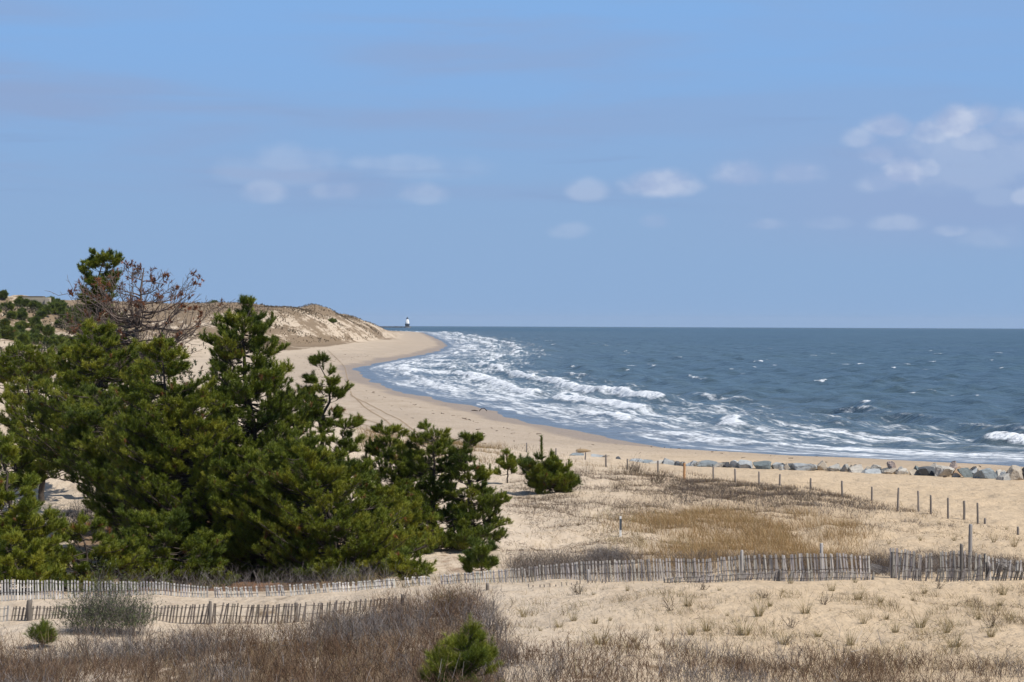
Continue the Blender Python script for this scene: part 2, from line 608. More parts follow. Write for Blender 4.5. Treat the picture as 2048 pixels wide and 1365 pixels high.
def build_sea():
    rows = geo_rows(100, 15500, 0.0034, 0.62)
    us = col_us(-0.075, 0.215, 620, -0.6, 0.6, 46)
    Y = np.repeat(rows[:, None], len(us), 1)
    X = Y * us[None]
    sh = Y.shape
    X, Y = X.ravel(), Y.ravel()
    di, sa = shore(X, Y)
    o = -di
    # wind chop: many short crested waves
    h = np.zeros(X.shape)
    rg = np.random.default_rng(5)
    base_dir = math.atan2(-0.35, -0.9)
    spread = np.clip(Y / 900, 0.0, 1.0)
    for i in range(30):
        L = 2.6 * (1.088 ** i)                   # 3 m to 30 m
        a = 0.0125 * L ** 0.72 * (0.62 if L > 16 else 1.25)
        th = base_dir + rg.normal(0, 0.55)
        ph = rg.uniform(0, 6.28)
        kx, ky = math.cos(th) * 2 * math.pi / L, math.sin(th) * 2 * math.pi / L
        keep = sstep(L / np.maximum(Y * 0.0034, .62), 2.2, 4.5)
        warp = 1.2 * np.sin(X * .031 + i) + 1.2 * np.cos(Y * .023 + 2 * i)
        g = 0.55 + 0.9 * vnoise(X / (L * 2.6) + i * 7, Y / (L * 2.6), 70 + i) if i > 8 else 1.0
        h += a * keep * g * np.sin(kx * X + ky * Y + ph + warp)
    calm = 0.22 + 0.78 * sstep(o, 6, 60)
    h *= calm
    chop = h.copy()
    # swell lines turning parallel to the shore
    s1 = (fbm(sa / 60, o / 80, 81, 3) - .5)
    s2 = (fbm(sa / 22, o / 40, 82, 3) - .5)
    L = 12.0
    phase = (o + 11 * s1 + 5 * s2) / L
    idx = np.floor(phase + .5)
    cyc = phase - idx                              # -0.5 .. 0.5, crest at 0
    lead = np.where(cyc < 0, 3.6, 1.6)               # steep towards the shore
    crest = np.exp(-np.abs(cyc * lead * 2.0) ** 1.6)
    amp_n = fbm(sa / 34 + idx * 13.7, idx * 5.1, 83, 3)
    def lump(px, Y_, w, d):
        x_ = (px - 1024) / F * Y_
        return np.exp(-(((X - x_) / w) ** 2 + ((Y - Y_) / d) ** 2))
    boost = lump(2055, 268, 5.5, 9) + lump(1300, 418, 12, 14) + .8 * lump(1095, 520, 5, 12) + .8 * lump(1945, 322, 3.5, 8)
    amp_n = np.clip(amp_n + .30 * boost, 0, 1)
    amp = sstep(amp_n, 0.36, 0.66)
    env = np.interp(o, [0, 3, 10, 22, 36, 55, 90, 150, 260, 600], [0, .10, .40, .72, 1.05, .66, .48, .36, .22, .0])
    h += 1.15 * env * crest * (0.25 + 0.95 * amp)
    # foam: broken crests, the sheet behind them, thin wash on the beach
    br = sstep(amp_n, 0.40, 0.62) * np.interp(o, [3, 7, 16, 34, 43, 52, 60], [0, .75, .95, 1, .75, .25, 0])
    front = np.where(cyc < 0, np.exp(-np.abs(cyc / .17) ** 2), np.exp(-np.abs(cyc / .07) ** 2))
    foam = 1.18 * br * front
    patch = fbm(sa / 40, o / 5, 84, 4)
    lace = fbm(sa / 26, o / 1.7, 85, 4)
    sheet = np.interp(o, [1.0, 4, 10, 30, 42, 54, 75, 100], [.08, .52, .60, .56, .43, .24, .08, 0])
    foam = np.maximum(foam, sheet * (0.45 + 1.15 * patch) + 0.55 * sheet * (lace - .5))
    # a clear edge line of the last wash
    edge = np.exp(-((o - 3.5 - 6 * (fbm(sa / 18, sa * 0, 86, 3) - .5)) / 0.9) ** 2) * np.interp(o, [1, 4, 12], [0.3, .8, .3])
    foam = np.maximum(foam, 0.75 * edge)
    foam = foam - 0.35 * sstep(1.6 - o, 0, 1.5)
    # white caps outside the break
    cap_n = fbm(X / 6, Y / 16, 88, 3)
    cap = sstep(chop, 0.26, 0.42) * sstep(cap_n, 0.70, 0.78) * sstep(o, 45, 70) * np.interp(Y, [300, 1500, 3000], [1, .75, .4])
    foam = np.maximum(foam, 0.95 * cap)
    outer = sstep(amp_n, 0.66, 0.76) * np.exp(-np.abs((cyc + .02) / .07) ** 2) * np.interp(o, [40, 50, 90, 130], [0, .9, .7, 0])
    foam = np.maximum(foam, outer)
    h += 0.32 * np.clip(foam, 0, 1) * (fbm(X / 1.3, Y / 1.6, 89, 3) - .3) * sstep(o, 5, 12)
    shal_sheen = np.interp(o, [0, 20, 70, 200, 800], [1.0, .85, .5, .3, .0])
    z = np.maximum(h * sstep(o, -2, 8), -0.03 - .05 * np.clip(o, 0, 12)) + 0.03 - (X * X + Y * Y) / (2 * RE)
    z = np.where(o < -8, z - 1.5, z)
    V = np.stack([X, Y, z], 1)
    ob = mesh_np('sea', V, grid_faces(*sh), M_SEA, attrs={'foam': foam, 'shallow_sheen': shal_sheen, 'along': np.where(o < 400, sa, X), 'out': np.where(o < 400, o, Y)})
    tag(ob, kind='structure')


build_sea()


# ------------------------------------------------------------------ materials for things
def tint_material(name, rough=0.75, spec=0.25, transl=0.0, var=0.25, scale=6.0):
    m, b, out = mat_new(name)
    c = b.attr('tint', 'Color')
    pos = b.node('ShaderNodeNewGeometry').outputs['Position']
    n = b.noise(pos, scale, 3, 0.6)
    c = b.mix(b.step(n, 0.3, 0.75, 0.0, var), c, b.mix(1.0, c, (0.45, 0.45, 0.5), 'MULTIPLY'))
    p = principled(b, out, c, rough, spec)
    if transl > 0:
        t = b.node('ShaderNodeBsdfTranslucent')
        b.put(t.inputs[0], b.mix(1.0, c, (1.25, 1.2, 0.7), 'MULTIPLY'))
        mx = b.node('ShaderNodeMixShader')
        mx.inputs[0].default_value = transl
        b.t.links.new(p.outputs[0], mx.inputs[1])
        b.t.links.new(t.outputs[0], mx.inputs[2])
        b.t.links.new(mx.outputs[0], out.inputs[0])
    return m


M_NEEDLE = tint_material('pine_needles', 0.5, 0.3, 0.07, 0.1)
M_BARK = tint_material('bark', 0.9, 0.15, 0, 0.5, 9.0)
M_GRASS = tint_material('dry_grass', 0.8, 0.15, 0.15, 0.15)
M_TWIG = tint_material('twigs', 0.85, 0.15, 0.0, 0.2)
M_WOOD = tint_material('weathered_wood', 0.85, 0.2, 0.0, 0.35, 5.0)


# ------------------------------------------------------------------ blades, twigs, tubes, needles
def unit(v):
    return v / (np.linalg.norm(v, axis=-1, keepdims=True) + 1e-9)


def ribbons(P0, D, L, W, col, bend=None, seg=3, rng=RNG, taper=0.9):
    """thin curved tapering strips: base points, directions, lengths, widths, colours"""
    n = len(P0)
    D = unit(D)
    side = unit(np.cross(D, unit(rng.normal(size=(n, 3)))))
    if bend is None:
        bend = np.zeros((n, 3))
    Vs, Cs = [], []
    for i in range(seg + 1):
        t = i / seg
        c = P0 + D * (L * t)[:, None] + bend * (L * t * t)[:, None]
        w = (W * (1 - taper * t) * 0.5)[:, None]
        Vs += [c - side * w, c + side * w]
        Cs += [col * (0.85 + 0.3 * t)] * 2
    V = np.stack(Vs, 1)
    k = (seg + 1) * 2
    base = (np.arange(n) * k)[:, None, None]
    q_ = np.array([[2 * i, 2 * i + 1, 2 * i + 3, 2 * i + 2] for i in range(seg)])[None]
    return V.reshape(-1, 3), (base + q_).reshape(-1, 4), np.stack(Cs, 1).reshape(-1, 3)


def tubes(A, B, ra, rb, col, sides=5):
    """tapered prisms from A to B"""
    A, B = np.asarray(A, float), np.asarray(B, float)
    n = len(A)
    d = unit(B - A)
    ref = np.where(np.abs(d[:, 2:3]) > .9, np.array([[1., 0, 0]]), np.array([[0, 0, 1.]]))
    u = unit(np.cross(d, ref))
    v = np.cross(d, u)
    V = []
    for k in range(sides):
        a = 2 * math.pi * k / sides
        e = u * math.cos(a) + v * math.sin(a)
        V += [A + e * np.asarray(ra)[:, None], B + e * np.asarray(rb)[:, None]]
    V = np.stack(V, 1).reshape(-1, 3)
    base = (np.arange(n) * sides * 2)[:, None, None]
    q_ = np.array([[2 * k, 2 * ((k + 1) % sides), 2 * ((k + 1) % sides) + 1, 2 * k + 1] for k in range(sides)])[None]
    C = np.repeat(np.asarray(col, float) if np.ndim(col) == 2 else np.tile(np.asarray(col, float), (n, 1)), sides * 2, 0)
    return V, (base + q_).reshape(-1, 4), C


def tufts(P, D, size, col, tipcol, nn, rng, width=0.011, spread=0.75):
    """needle brushes: at every P a short shoot along D set round with nn needles"""
    n = len(P)
    D = unit(D)
    ref = unit(rng.normal(size=(n, 3)))
    u = unit(np.cross(D, ref))
    v = np.cross(D, u)
    a = rng.uniform(0, 2 * math.pi, (n, nn))
    s = spread * rng.uniform(0.25, 1.15, (n, nn))
    dirs = (D[:, None] * np.cos(s)[..., None] + (u[:, None] * np.cos(a)[..., None] + v[:, None] * np.sin(a)[..., None]) * np.sin(s)[..., None])
    L = size[:, None] * rng.uniform(0.42, 0.75, (n, nn))
    t0 = rng.uniform(-0.15, 0.85, (n, nn)) * size[:, None] * 0.8
    base = P[:, None] + D[:, None] * t0[..., None]
    sd = unit(np.cross(dirs, rng.normal(size=(n, nn, 3))))
    w = (size[:, None] / 0.22 * width * 0.5)[..., None]
    tip = base + dirs * L[..., None]
    V = np.stack([base - sd * w, base + sd * w, tip], 2)
    C = np.empty((n, nn, 3, 3))
    C[:] = col[:, None, None]
    C[:, :, 2] = tipcol[:, None]
    C *= rng.uniform(.7, 1.3, (n, nn, 1, 1))
    tri = np.arange(n * nn * 3).reshape(-1, 3)
    return V.reshape(-1, 3), [tri], C.reshape(-1, 3)


GREEN_D = np.array([0.042, 0.068, 0.010])
GREEN_M = np.array([0.118, 0.148, 0.014])
GREEN_Y = np.array([0.255, 0.250, 0.026])
RUST = np.array([0.19, 0.075, 0.03])


def pine(label, rows, base, Y, seed, dens=1.0, size=0.225, nn=46, depth=0.85, hue=0.0, rust=0.01, group=None, candles=0.55,
         name='pine_tree', cat='pine tree', branches=None, leader=None, bare=0.0, width=0.0145, lean=0.0, zbase=None):
    """rows: outline of the crown (picture y, left x, right x) at depth Y; base: foot of the trunk (picture x)"""
    rng = np.random.default_rng(seed)
    R = np.array([[HC - (py - float(yh((l + r) / 2))) / F * Y, ((l + r) / 2 - 1024) / F * Y, max((r - l) / 2 / F * Y * 1.12, .05)] for py, l, r in rows])
    R = R[np.argsort(R[:, 0])]
    bx = (base - 1024) / F * Y
    bz = gz(bx, Y) if zbase is None else zbase
    root = empty(name, (bx, Y, bz))
    tag(root, label, cat, group)
    O = np.array([bx, Y, bz])
    ztop = R[-1, 0]
    zlow = max(R[0, 0], bz + 0.05)

    def axis(z):       # trunk centre line
        t = np.clip((z - bz) / max(ztop - bz, .1), 0, 1)
        cx = np.interp(z, R[:, 0], R[:, 1])
        wgt = np.clip(t * 1.3, 0, 1)
        return bx * (1 - wgt) + cx * wgt

    H = ztop - bz
    # trunk
    zs = np.linspace(bz - 0.15, ztop - .1, 12)
    P = np.stack([axis(zs) + rng.normal(0, .012 * H, 12) * (zs > bz + .3), Y + rng.normal(0, .012 * H, 12) * (zs > bz + .3), zs], 1)
    rad = np.interp(zs, [bz, ztop], [0.022 * H + .02, 0.012])
    barkc = np.array([0.085, 0.068, 0.055])
    wv = [tubes(P[:-1], P[1:], rad[:-1], rad[1:], barkc, 7)]
    # limbs
    area = float(np.sum(np.diff(R[:, 0]) * (R[1:, 2] + R[:-1, 2])))
    nb = branches or int(max(14, area * 9.0 * dens))
    cw = np.interp(np.linspace(zlow, ztop, 60), R[:, 0], R[:, 2]) + .08
    cdf = np.cumsum(cw) / cw.sum()
    zb = np.interp(rng.uniform(0, 1, nb), cdf, np.linspace(zlow, ztop, 60))
    azm = rng.uniform(0, 2 * math.pi, nb) + np.arange(nb) * 2.4
    rr = np.interp(zb, R[:, 0], R[:, 2]) * rng.uniform(0.35, 1.06, nb)
    cx = np.interp(zb, R[:, 0], R[:, 1])
    E = np.stack([cx + np.cos(azm) * rr, Y + np.sin(azm) * rr * depth, zb + rng.normal(0, .06, nb)], 1)
    zs0 = np.clip(zb - rr * rng.uniform(.0, .45, nb), bz + .1, ztop - .05)
    S = np.stack([axis(zs0), np.full(nb, Y), zs0], 1)
    TP, TD = [], []
    SA, SB, ra, rb = [], [], [], []
    dvec = E - S
    ln = np.linalg.norm(dvec, axis=1)

    def bpt(t):
        c = S + dvec * t[:, None] if np.ndim(t) else S + dvec * t
        tt = t if np.ndim(t) else np.full(nb, t)
        c = c.copy()
        c[:, 2] -= 0.16 * ln * np.sin(np.pi * tt) * (1 - tt * .3)
        return c
    r0 = 0.008 + 0.011 * ln
    pts = [bpt(np.full(nb, t)) for t in (0, .35, .7, 1.0)]
    for i in range(3):
        SA.append(pts[i]); SB.append(pts[i + 1]); ra.append(r0 * (1 - .3 * i)); rb.append(r0 * (1 - .3 * (i + 1)) * .9 + .002)
    ok = rng.uniform(0, 1, nb) >= bare
    up = np.array([0, 0, 1.0])
    nsub = 11
    bh = rng.normal(0, .13, nb)
    TH = []
    for j in range(nsub):
        t = rng.uniform(.50, 1.0, nb)
        p = bpt(t)
        sd = unit(np.cross(unit(dvec), up)) * rng.choice([-1, 1], nb)[:, None]
        dr = unit(unit(dvec) * rng.uniform(.3, 1.0, nb)[:, None] + sd * rng.uniform(.1, 1.0, nb)[:, None] + up * rng.uniform(.15, .75, nb)[:, None])
        L = (0.12 + 0.27 * ln * (1.15 - t)) * rng.uniform(.6, 1.2, nb) + .10
        L = np.minimum(L, .62)
        e = p + dr * L[:, None]
        SA.append(p); SB.append(e); ra.append(r0 * .35 + .003); rb.append(np.full(nb, .0035))
        m_ = max(1, int(round(2.2)))
        for q_ in range(3):
            tt = rng.uniform(.35, 1.0, nb) if q_ else np.ones(nb)
            keep = ok & ((L > .22) | (q_ == 0))
            TP.append((p + dr * (L * tt)[:, None])[keep])
            d2 = dr * .7 + up * .45 + rng.normal(0, .30, (nb, 3))
            TD.append(d2[keep])
            TH.append(bh[keep])
    TP.append(E[ok]); TD.append((unit(dvec) * .5 + up * .7)[ok]); TH.append(bh[ok])
    wv.append(tubes(np.vstack(SA), np.vstack(SB), np.concatenate(ra), np.concatenate(rb), barkc * 1.1, 4))
    # candles and the leader
    nc = int(nb * candles)
    if nc:
        pk = rng.integers(0, nb, nc)
        for k_ in range(3):
            TP.append(E[pk] + up * (.05 + .11 * k_)); TD.append(np.tile(up, (nc, 1)) + rng.normal(0, .08, (nc, 3)))
    lz = leader or 0.0
    for k_ in range(int(2 + lz / .09)):
        zz = ztop - .30 + k_ * .09
        for r_ in range(2):
            TP.append(np.array([[np.interp(zz, R[:, 0], R[:, 1]), Y, zz]])); TD.append(np.array([[0., 0, 1]]) + rng.normal(0, .12, (1, 3)))
    TP = np.vstack(TP)
    TD = np.vstack(TD)
    n = len(TP)
    TH = np.concatenate(TH)
    TH = np.concatenate([TH, np.zeros(n - len(TH))])
    sz = size * rng.uniform(.6, 1.3, n)
    g = np.clip(fbm(TP[:, 0] / .9 + seed, TP[:, 2] / .9 + TP[:, 1] / .8, seed, 3) + hue - .05 + TH + rng.normal(0, .08, n), 0, 1)
    c = np.where((g < .5)[:, None], GREEN_D + (GREEN_M - GREEN_D) * (g * 2)[:, None], GREEN_M + (GREEN_Y - GREEN_M) * (g * 2 - 1)[:, None])
    isr = rng.uniform(0, 1, n) < rust
    c[isr] = RUST * rng.uniform(.6, 1.3, (isr.sum(), 1))
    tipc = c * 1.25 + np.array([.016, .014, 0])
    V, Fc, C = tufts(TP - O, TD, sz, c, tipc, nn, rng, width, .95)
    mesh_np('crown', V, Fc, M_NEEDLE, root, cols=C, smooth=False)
    V = np.vstack([w[0] for w in wv]) - O
    off, fs = 0, []
    for w in wv:
        fs.append(w[1] + off)
        off += len(w[0])
    mesh_np('trunk', V, np.vstack(fs), M_BARK, root, cols=np.vstack([w[2] for w in wv]))
    return root


PG = 'pines of the thicket behind the slat fence'
pine('tall dark green pine with the pointed leader, highest of the living pines in the thicket',
     [(600, 494, 507), (632, 484, 524), (640, 440, 545), (668, 418, 556), (700, 395, 572), (745, 372, 592), (800, 365, 615), (870, 360, 632), (940, 360, 640), (1010, 390, 650), (1080, 420, 620)], 505, 98, 101, 1.05, hue=-.05, group=PG, leader=.25, depth=.8)
pine('slim open pine standing against the beach right of the tallest pine',
     [(725, 632, 656), (748, 614, 684), (785, 602, 700), (815, 604, 694), (838, 608, 694), (866, 606, 680)], 632, 100, 102, 1.0, hue=0, group=PG, size=.22, depth=.9)
pine('short pine with one upright dark candle beside the slim open pine',
     [(838, 694, 712), (868, 660, 722), (905, 640, 730), (950, 620, 740), (1000, 610, 760), (1060, 620, 780)], 690, 99, 103, .95, hue=-.02, group=PG, leader=.2)
pine('left one of the three thin trunked pines at the seaward edge of the thicket',
     [(851, 762, 782), (875, 745, 815), (920, 730, 830), (990, 725, 840), (1060, 730, 845), (1110, 750, 840)], 800, 102, 104, 1.2, hue=-.04, group=PG, size=.19)
pine('middle one of the three thin trunked pines beside the bare sand',
     [(854, 846, 868), (872, 832, 902), (930, 812, 918), (985, 806, 925), (1035, 805, 915)], 872, 102, 105, 1.2, hue=-.03, group=PG, size=.19)
pine('rightmost of the three thin trunked pines, its lowest limb reaching out over bare sand',
     [(874, 930, 950), (900, 905, 962), (950, 890, 988), (1000, 890, 1014), (1045, 900, 1014), (1070, 925, 1005)], 930, 101, 106, 1.2, hue=0, group=PG, size=.19)
pine('thin pine just behind the three thin trunked pines, lower than its neighbours',
     [(888, 795, 830), (930, 780, 860), (980, 770, 870), (1040, 780, 870)], 828, 105, 129, 1.0, hue=-.06, group=PG, size=.19)
pine('low rounded dark pine over the rust brown needle litter',
     [(1025, 855, 945), (1058, 832, 990), (1088, 825, 994), (1112, 830, 960)], 905, 100.5, 107, 1.1, hue=-.12, group=PG)
pine('broad pine with a narrow top under the dead brown tree',
     [(652, 184, 216), (680, 140, 246), (735, 90, 310), (800, 40, 345), (870, 30, 360), (940, 90, 340)], 225, 109, 108, .8, hue=.10, group=PG, depth=.7)
pine('widest pine of the thicket, a yellow green mound of boughs down to the fence',
     [(686, 300, 345), (725, 270, 380), (800, 235, 425), (880, 215, 490), (960, 230, 540), (1040, 255, 575), (1100, 250, 610), (1170, 270, 610)], 400, 95.5, 109, 1.15, hue=.13, group=PG, depth=.6, rust=.025)
pine('yellow green pine at the front of the thicket with boughs over the leaning white slats',
     [(880, 560, 640), (940, 520, 715), (1000, 495, 780), (1060, 500, 840), (1110, 530, 862), (1172, 540, 850)], 668, 92.5, 110, 1.05, hue=.12, group=PG, depth=.6, rust=.015)
pine('small pine with arching boughs beside the bare sand slope at the picture edge',
     [(735, 20, 70), (780, -5, 120), (830, -10, 165), (890, -10, 175), (935, 20, 160)], 85, 119, 111, .75, hue=.16, group=PG, rust=.03, bare=.1)
pine('dark pine in the shade behind the widest pine, half hidden by its boughs',
     [(780, 100, 330), (860, 130, 370), (930, 150, 420), (1000, 180, 420), (1070, 200, 420)], 290, 104, 112, .7, hue=-.08, group=PG, depth=.6)
pine('bright green young pine at the left picture edge behind the fence',
     [(890, -15, 25), (950, -35, 60), (1010, -55, 98), (1070, -70, 110), (1150, -70, 110)], 12, 87, 113, .9, hue=.12, group=PG, size=.25)
pine('low spreading pine behind the evenly spaced slats at the left',
     [(1045, 95, 190), (1080, 80, 260), (1120, 60, 300), (1172, 60, 300)], 170, 89, 114, .9, hue=.08, group=PG, depth=.6, rust=.04)
pine('low dark pine filling the gap between the spreading pine and the widest pine',
     [(1030, 240, 340), (1080, 220, 430), (1130, 220, 470), (1172, 230, 480)], 340, 91, 115, .9, hue=.0, group=PG, depth=.6)
pine('green bough of a low pine reaching to the gap in the white slats',
     [(1120, 780, 845), (1145, 770, 885), (1168, 790, 892)], 840, 85, 116, .9, hue=.1, group=PG, depth=.5)
pine('tall old pine with a tufted top rising beside the dead brown tree',
     [(505, 192, 214), (525, 172, 242), (560, 165, 240), (600, 166, 225), (640, 160, 240), (700, 140, 270), (760, 130, 270)], 200, 120, 117, 1.3, hue=-.10, group=PG, leader=.15)
pine('wide low pine at the left picture edge above the bare sand',
     [(692, -20, 60), (712, -40, 130), (740, -40, 140), (764, -40, 120)], 30, 150, 118, .8, hue=.06, group=PG, depth=.6, size=.26)
pine('rounded pine bush with one tall candle, alone on the sand slope',
     [(914, 1064, 1104), (926, 1046, 1124), (942, 1040, 1138), (960, 1046, 1150), (978, 1066, 1158), (988, 1084, 1152)], 1098, 139, 120, 2.0, hue=-.06, leader=1.25, size=.25, candles=1.1)
pine('tiny pine sapling just left of the rounded pine bush',
     [(912, 1010, 1018), (924, 1000, 1030), (936, 996, 1034), (948, 998, 1034)], 1016, 150, 121, 2.2, hue=.0, size=.24)
pine('mid height pine standing behind the yellow green front pine, filling its left side',
     [(900, 440, 560), (960, 400, 620), (1020, 400, 660), (1090, 420, 680), (1140, 440, 660)], 545, 94, 125, .9, hue=.05, group=PG, depth=.6)
pine('round topped pine left of the widest pine, its boughs hanging over the bare grey thicket',
     [(820, 120, 240), (870, 110, 300), (930, 120, 330), (990, 170, 340), (1040, 200, 340)], 262, 101, 126, .9, hue=.02, group=PG, depth=.6)
pine('low dark pine between the sand slope and the bright green pine at the left edge',
     [(868, -20, 60), (905, -40, 105), (950, -40, 110), (985, -40, 70)], 25, 113, 130, .9, hue=-.02, group=PG, depth=.6)
pine('lowest pine at the left edge, its boughs touching the evenly spaced slats',
     [(1075, -20, 60), (1110, -60, 110), (1150, -70, 130), (1180, -60, 130)], 40, 85, 127, .9, hue=.05, group=PG, depth=.6)
pine('dense low pine between the three thin trunked pines and the yellow green front pine',
     [(985, 730, 800), (1030, 700, 850), (1080, 700, 870), (1130, 720, 860)], 790, 99, 128, .9, hue=.03, group=PG, depth=.6)
pine('young pine with two arms right behind the slat fence',
     [(1086, 966, 982), (1100, 940, 992), (1118, 932, 998), (1140, 928, 1000), (1152, 940, 984)], 966, 86, 122, 1.0, hue=-.05, size=.24, candles=.6)
pine('young pine with pale candles in the dry brush nearest the camera',
     [(1272, 916, 948), (1294, 912, 958), (1310, 892, 980), (1326, 872, 990), (1350, 866, 990), (1400, 864, 992)], 935, 53.5, 123, 3.2, hue=-.06, size=.20, nn=46, candles=.9, width=.007)
pine('small bright green pine seedling in front of the front fence',
     [(1266, 76, 88), (1280, 68, 96), (1298, 68, 94)], 80, 67, 124, 2.5, hue=.12, size=.2, nn=36, width=.008)


# ------------------------------------------------------------------ the dead tree
def dead_tree():
    rng = np.random.default_rng(77)
    Y = 113.0
    rows = [(514, 258, 318), (534, 215, 342), (556, 140, 424), (580, 112, 432), (612, 112, 432), (640, 135, 422), (668, 165, 410), (692, 200, 370)]
    R = np.array([[HC - (py - float(yh((l + r) / 2))) / F * Y, ((l + r) / 2 - 1024) / F * Y, (r - l) / 2 / F * Y] for py, l, r in rows])
    R = R[np.argsort(R[:, 0])]
    R[:, 0] -= .42
    R[:, 2] *= .98
    bx = (268 - 1024) / F * Y
    bz = gz(bx, Y)
    root = empty('dead_tree', (bx, Y, bz))
    tag(root, 'dead pine with bare brown branches and rusty cone clusters above the thicket', 'dead tree')
    O = np.array([bx, Y, bz])
    up = np.array([0, 0, 1.0])
    ztop, zlow = R[-1, 0], R[0, 0]

    def tx(z):
        return np.interp(z, [bz, zlow - .6, ztop], [bx, (266 - 1024) / F * Y, (286 - 1024) / F * Y])
    A, B, ra, rb = [], [], [], []
    zs = np.linspace(bz - .2, ztop - .1, 14)
    P = np.stack([tx(zs) + rng.normal(0, .05, 14), Y + rng.normal(0, .05, 14), zs], 1)
    rr = np.interp(zs, [bz, zlow, ztop], [.19, .12, .02])
    A.append(P[:-1]); B.append(P[1:]); ra.append(rr[:-1]); rb.append(rr[1:])
    nb = 92
    zb = np.interp(rng.uniform(0, 1, nb), np.cumsum(R[:, 2]) / R[:, 2].sum(), R[:, 0])
    az = rng.uniform(0, 2 * math.pi, nb)
    az[:26] = np.where(rng.uniform(0, 1, 26) < .5, 0, math.pi) + rng.normal(0, .35, 26)
    w = np.interp(zb, R[:, 0], R[:, 2]) * rng.uniform(.68, 1.04, nb)
    E = np.stack([np.interp(zb, R[:, 0], R[:, 1]) + np.cos(az) * w, Y + np.sin(az) * w * .7, zb], 1)
    z0 = np.clip(zb - w * rng.uniform(.25, .7, nb), zlow - .9, ztop - .2)
    S = np.stack([tx(z0), np.full(nb, Y), z0], 1)
    d = E - S
    ln = np.linalg.norm(d, axis=1)
    side = unit(np.cross(d, rng.normal(size=(nb, 3))))

    def bp(t):
        t = np.broadcast_to(t, (nb,))
        c = S + d * t[:, None] + side * (ln * .07 * np.sin(t * 6.5))[:, None]
        c[:, 2] -= .14 * ln * np.sin(np.pi * t)
        return c
    r0 = .012 + .014 * ln
    ts = np.linspace(0, 1, 7)
    for a, b_ in zip(ts[:-1], ts[1:]):
        A.append(bp(a)); B.append(bp(b_)); ra.append(r0 * (1.05 - a)); rb.append(r0 * (1.05 - b_) + .004)
    tips = [E]
    for k in range(9):
        t = rng.uniform(.25, 1.0, nb)
        p = bp(t)
        dr = unit(unit(d) * .6 + unit(np.cross(d, rng.normal(size=(nb, 3)))) * .8 + up * rng.uniform(0, .6, nb)[:, None])
        L = (.25 + .24 * ln) * rng.uniform(.5, 1.1, nb)
        m_ = p + dr * (L * .5)[:, None]
        e = m_ + unit(dr + up * .5 + rng.normal(0, .3, (nb, 3))) * (L * .5)[:, None]
        A += [p, m_]; B += [m_, e]; ra += [np.full(nb, .013), np.full(nb, .011)]; rb += [np.full(nb, .011), np.full(nb, .007)]
        tips.append(e)
        for q_ in range(3):
            f = rng.uniform(.3, 1, nb)
            p2 = p + (m_ - p) * f[:, None] if q_ < 1 else m_ + (e - m_) * f[:, None]
            e2 = p2 + unit(dr * .6 + rng.normal(0, .6, (nb, 3)) + up * .35) * rng.uniform(.12, .36, nb)[:, None]
            A.append(p2); B.append(e2); ra.append(np.full(nb, .009)); rb.append(np.full(nb, .006))
            tips.append(e2)
    bc = np.array([0.175, 0.135, 0.112])
    V, Fc, C = tubes(np.vstack(A), np.vstack(B), np.concatenate(ra), np.concatenate(rb), bc, 4)
    mesh_np('trunk', V - O, Fc, M_BARK, root, cols=C)
    T = np.vstack(tips)
    rim = np.clip((T[:, 2] - zlow) / (ztop - zlow), 0, 1)
    T = T[rng.uniform(0, 1, len(T)) < .012 + .085 * rim ** 1.3]
    T = np.vstack([T] + [T + rng.normal(0, .09, T.shape) for _ in range(3)])
    D = rng.normal(0, .6, (len(T), 3)) + np.array([0, 0, .6])
    c = np.tile(np.array([0.20, 0.078, 0.035]), (len(T), 1)) * rng.uniform(.5, 1.4, (len(T), 1))
    V, Fc, C = tufts(T - O, D, .20 * rng.uniform(.6, 1.3, len(T)), c, c * 1.1, 26, rng, .03, 1.1)
    mesh_np('cone_clusters', V, Fc, M_NEEDLE, root, cols=C, smooth=False)


dead_tree()


# ------------------------------------------------------------------ bare shrubs and grass
def twig_mass(n, pos_fn, hgt, cols, rng, wid=0.014, nt=5, spread=.35, bendk=.25, twl=(.18, .42)):
    """upright stems with side twigs; pos_fn(n) gives foot points"""
    P = pos_fn
    n = len(P)
    D = np.stack([rng.normal(0, spread, n), rng.normal(0, spread, n), np.ones(n)], 1)
    D = unit(D)
    L = hgt * rng.uniform(.5, 1.15, n)
    c = cols[rng.integers(0, len(cols), n)] * rng.uniform(.7, 1.3, (n, 1))
    bend = np.stack([rng.normal(0, bendk, n), rng.normal(0, bendk, n), np.full(n, -.05)], 1)
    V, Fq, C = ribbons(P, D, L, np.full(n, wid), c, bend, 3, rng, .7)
    Vs, Fs, Cs = [V], [Fq], [C]
    off = len(V)
    for k in range(nt):
        t = rng.uniform(.25, .95, n)
        p = P + D * (L * t)[:, None] + bend * (L * t * t)[:, None]
        d = unit(D * .6 + rng.normal(0, .55, (n, 3)) + np.array([0, 0, .25]))
        V, Fq, C = ribbons(p, d, L * rng.uniform(*twl, n), np.full(n, wid * .65), c * rng.uniform(.85, 1.15, (n, 1)), None, 1, rng, .7)
        Vs.append(V); Fs.append(Fq + off); Cs.append(C)
        off += len(V)
    return np.vstack(Vs), np.vstack(Fs), np.vstack(Cs)


def scatter(x0, x1, y0, y1, n, dens, rng):
    """random ground points in a world box kept with probability dens(px, py, X, Y)"""
    X = rng.uniform(x0, x1, n)
    Y = rng.uniform(y0, y1, n)
    ok = np.abs(X) < 0.235 * Y
    X, Y = X[ok], Y[ok]
    Z = ground(X, Y)
    px, py = to_px(X, Y, Z)
    k = rng.uniform(0, 1, len(X)) < dens(px, py, X, Y)
    return np.stack([X, Y, Z - .02], 1)[k]


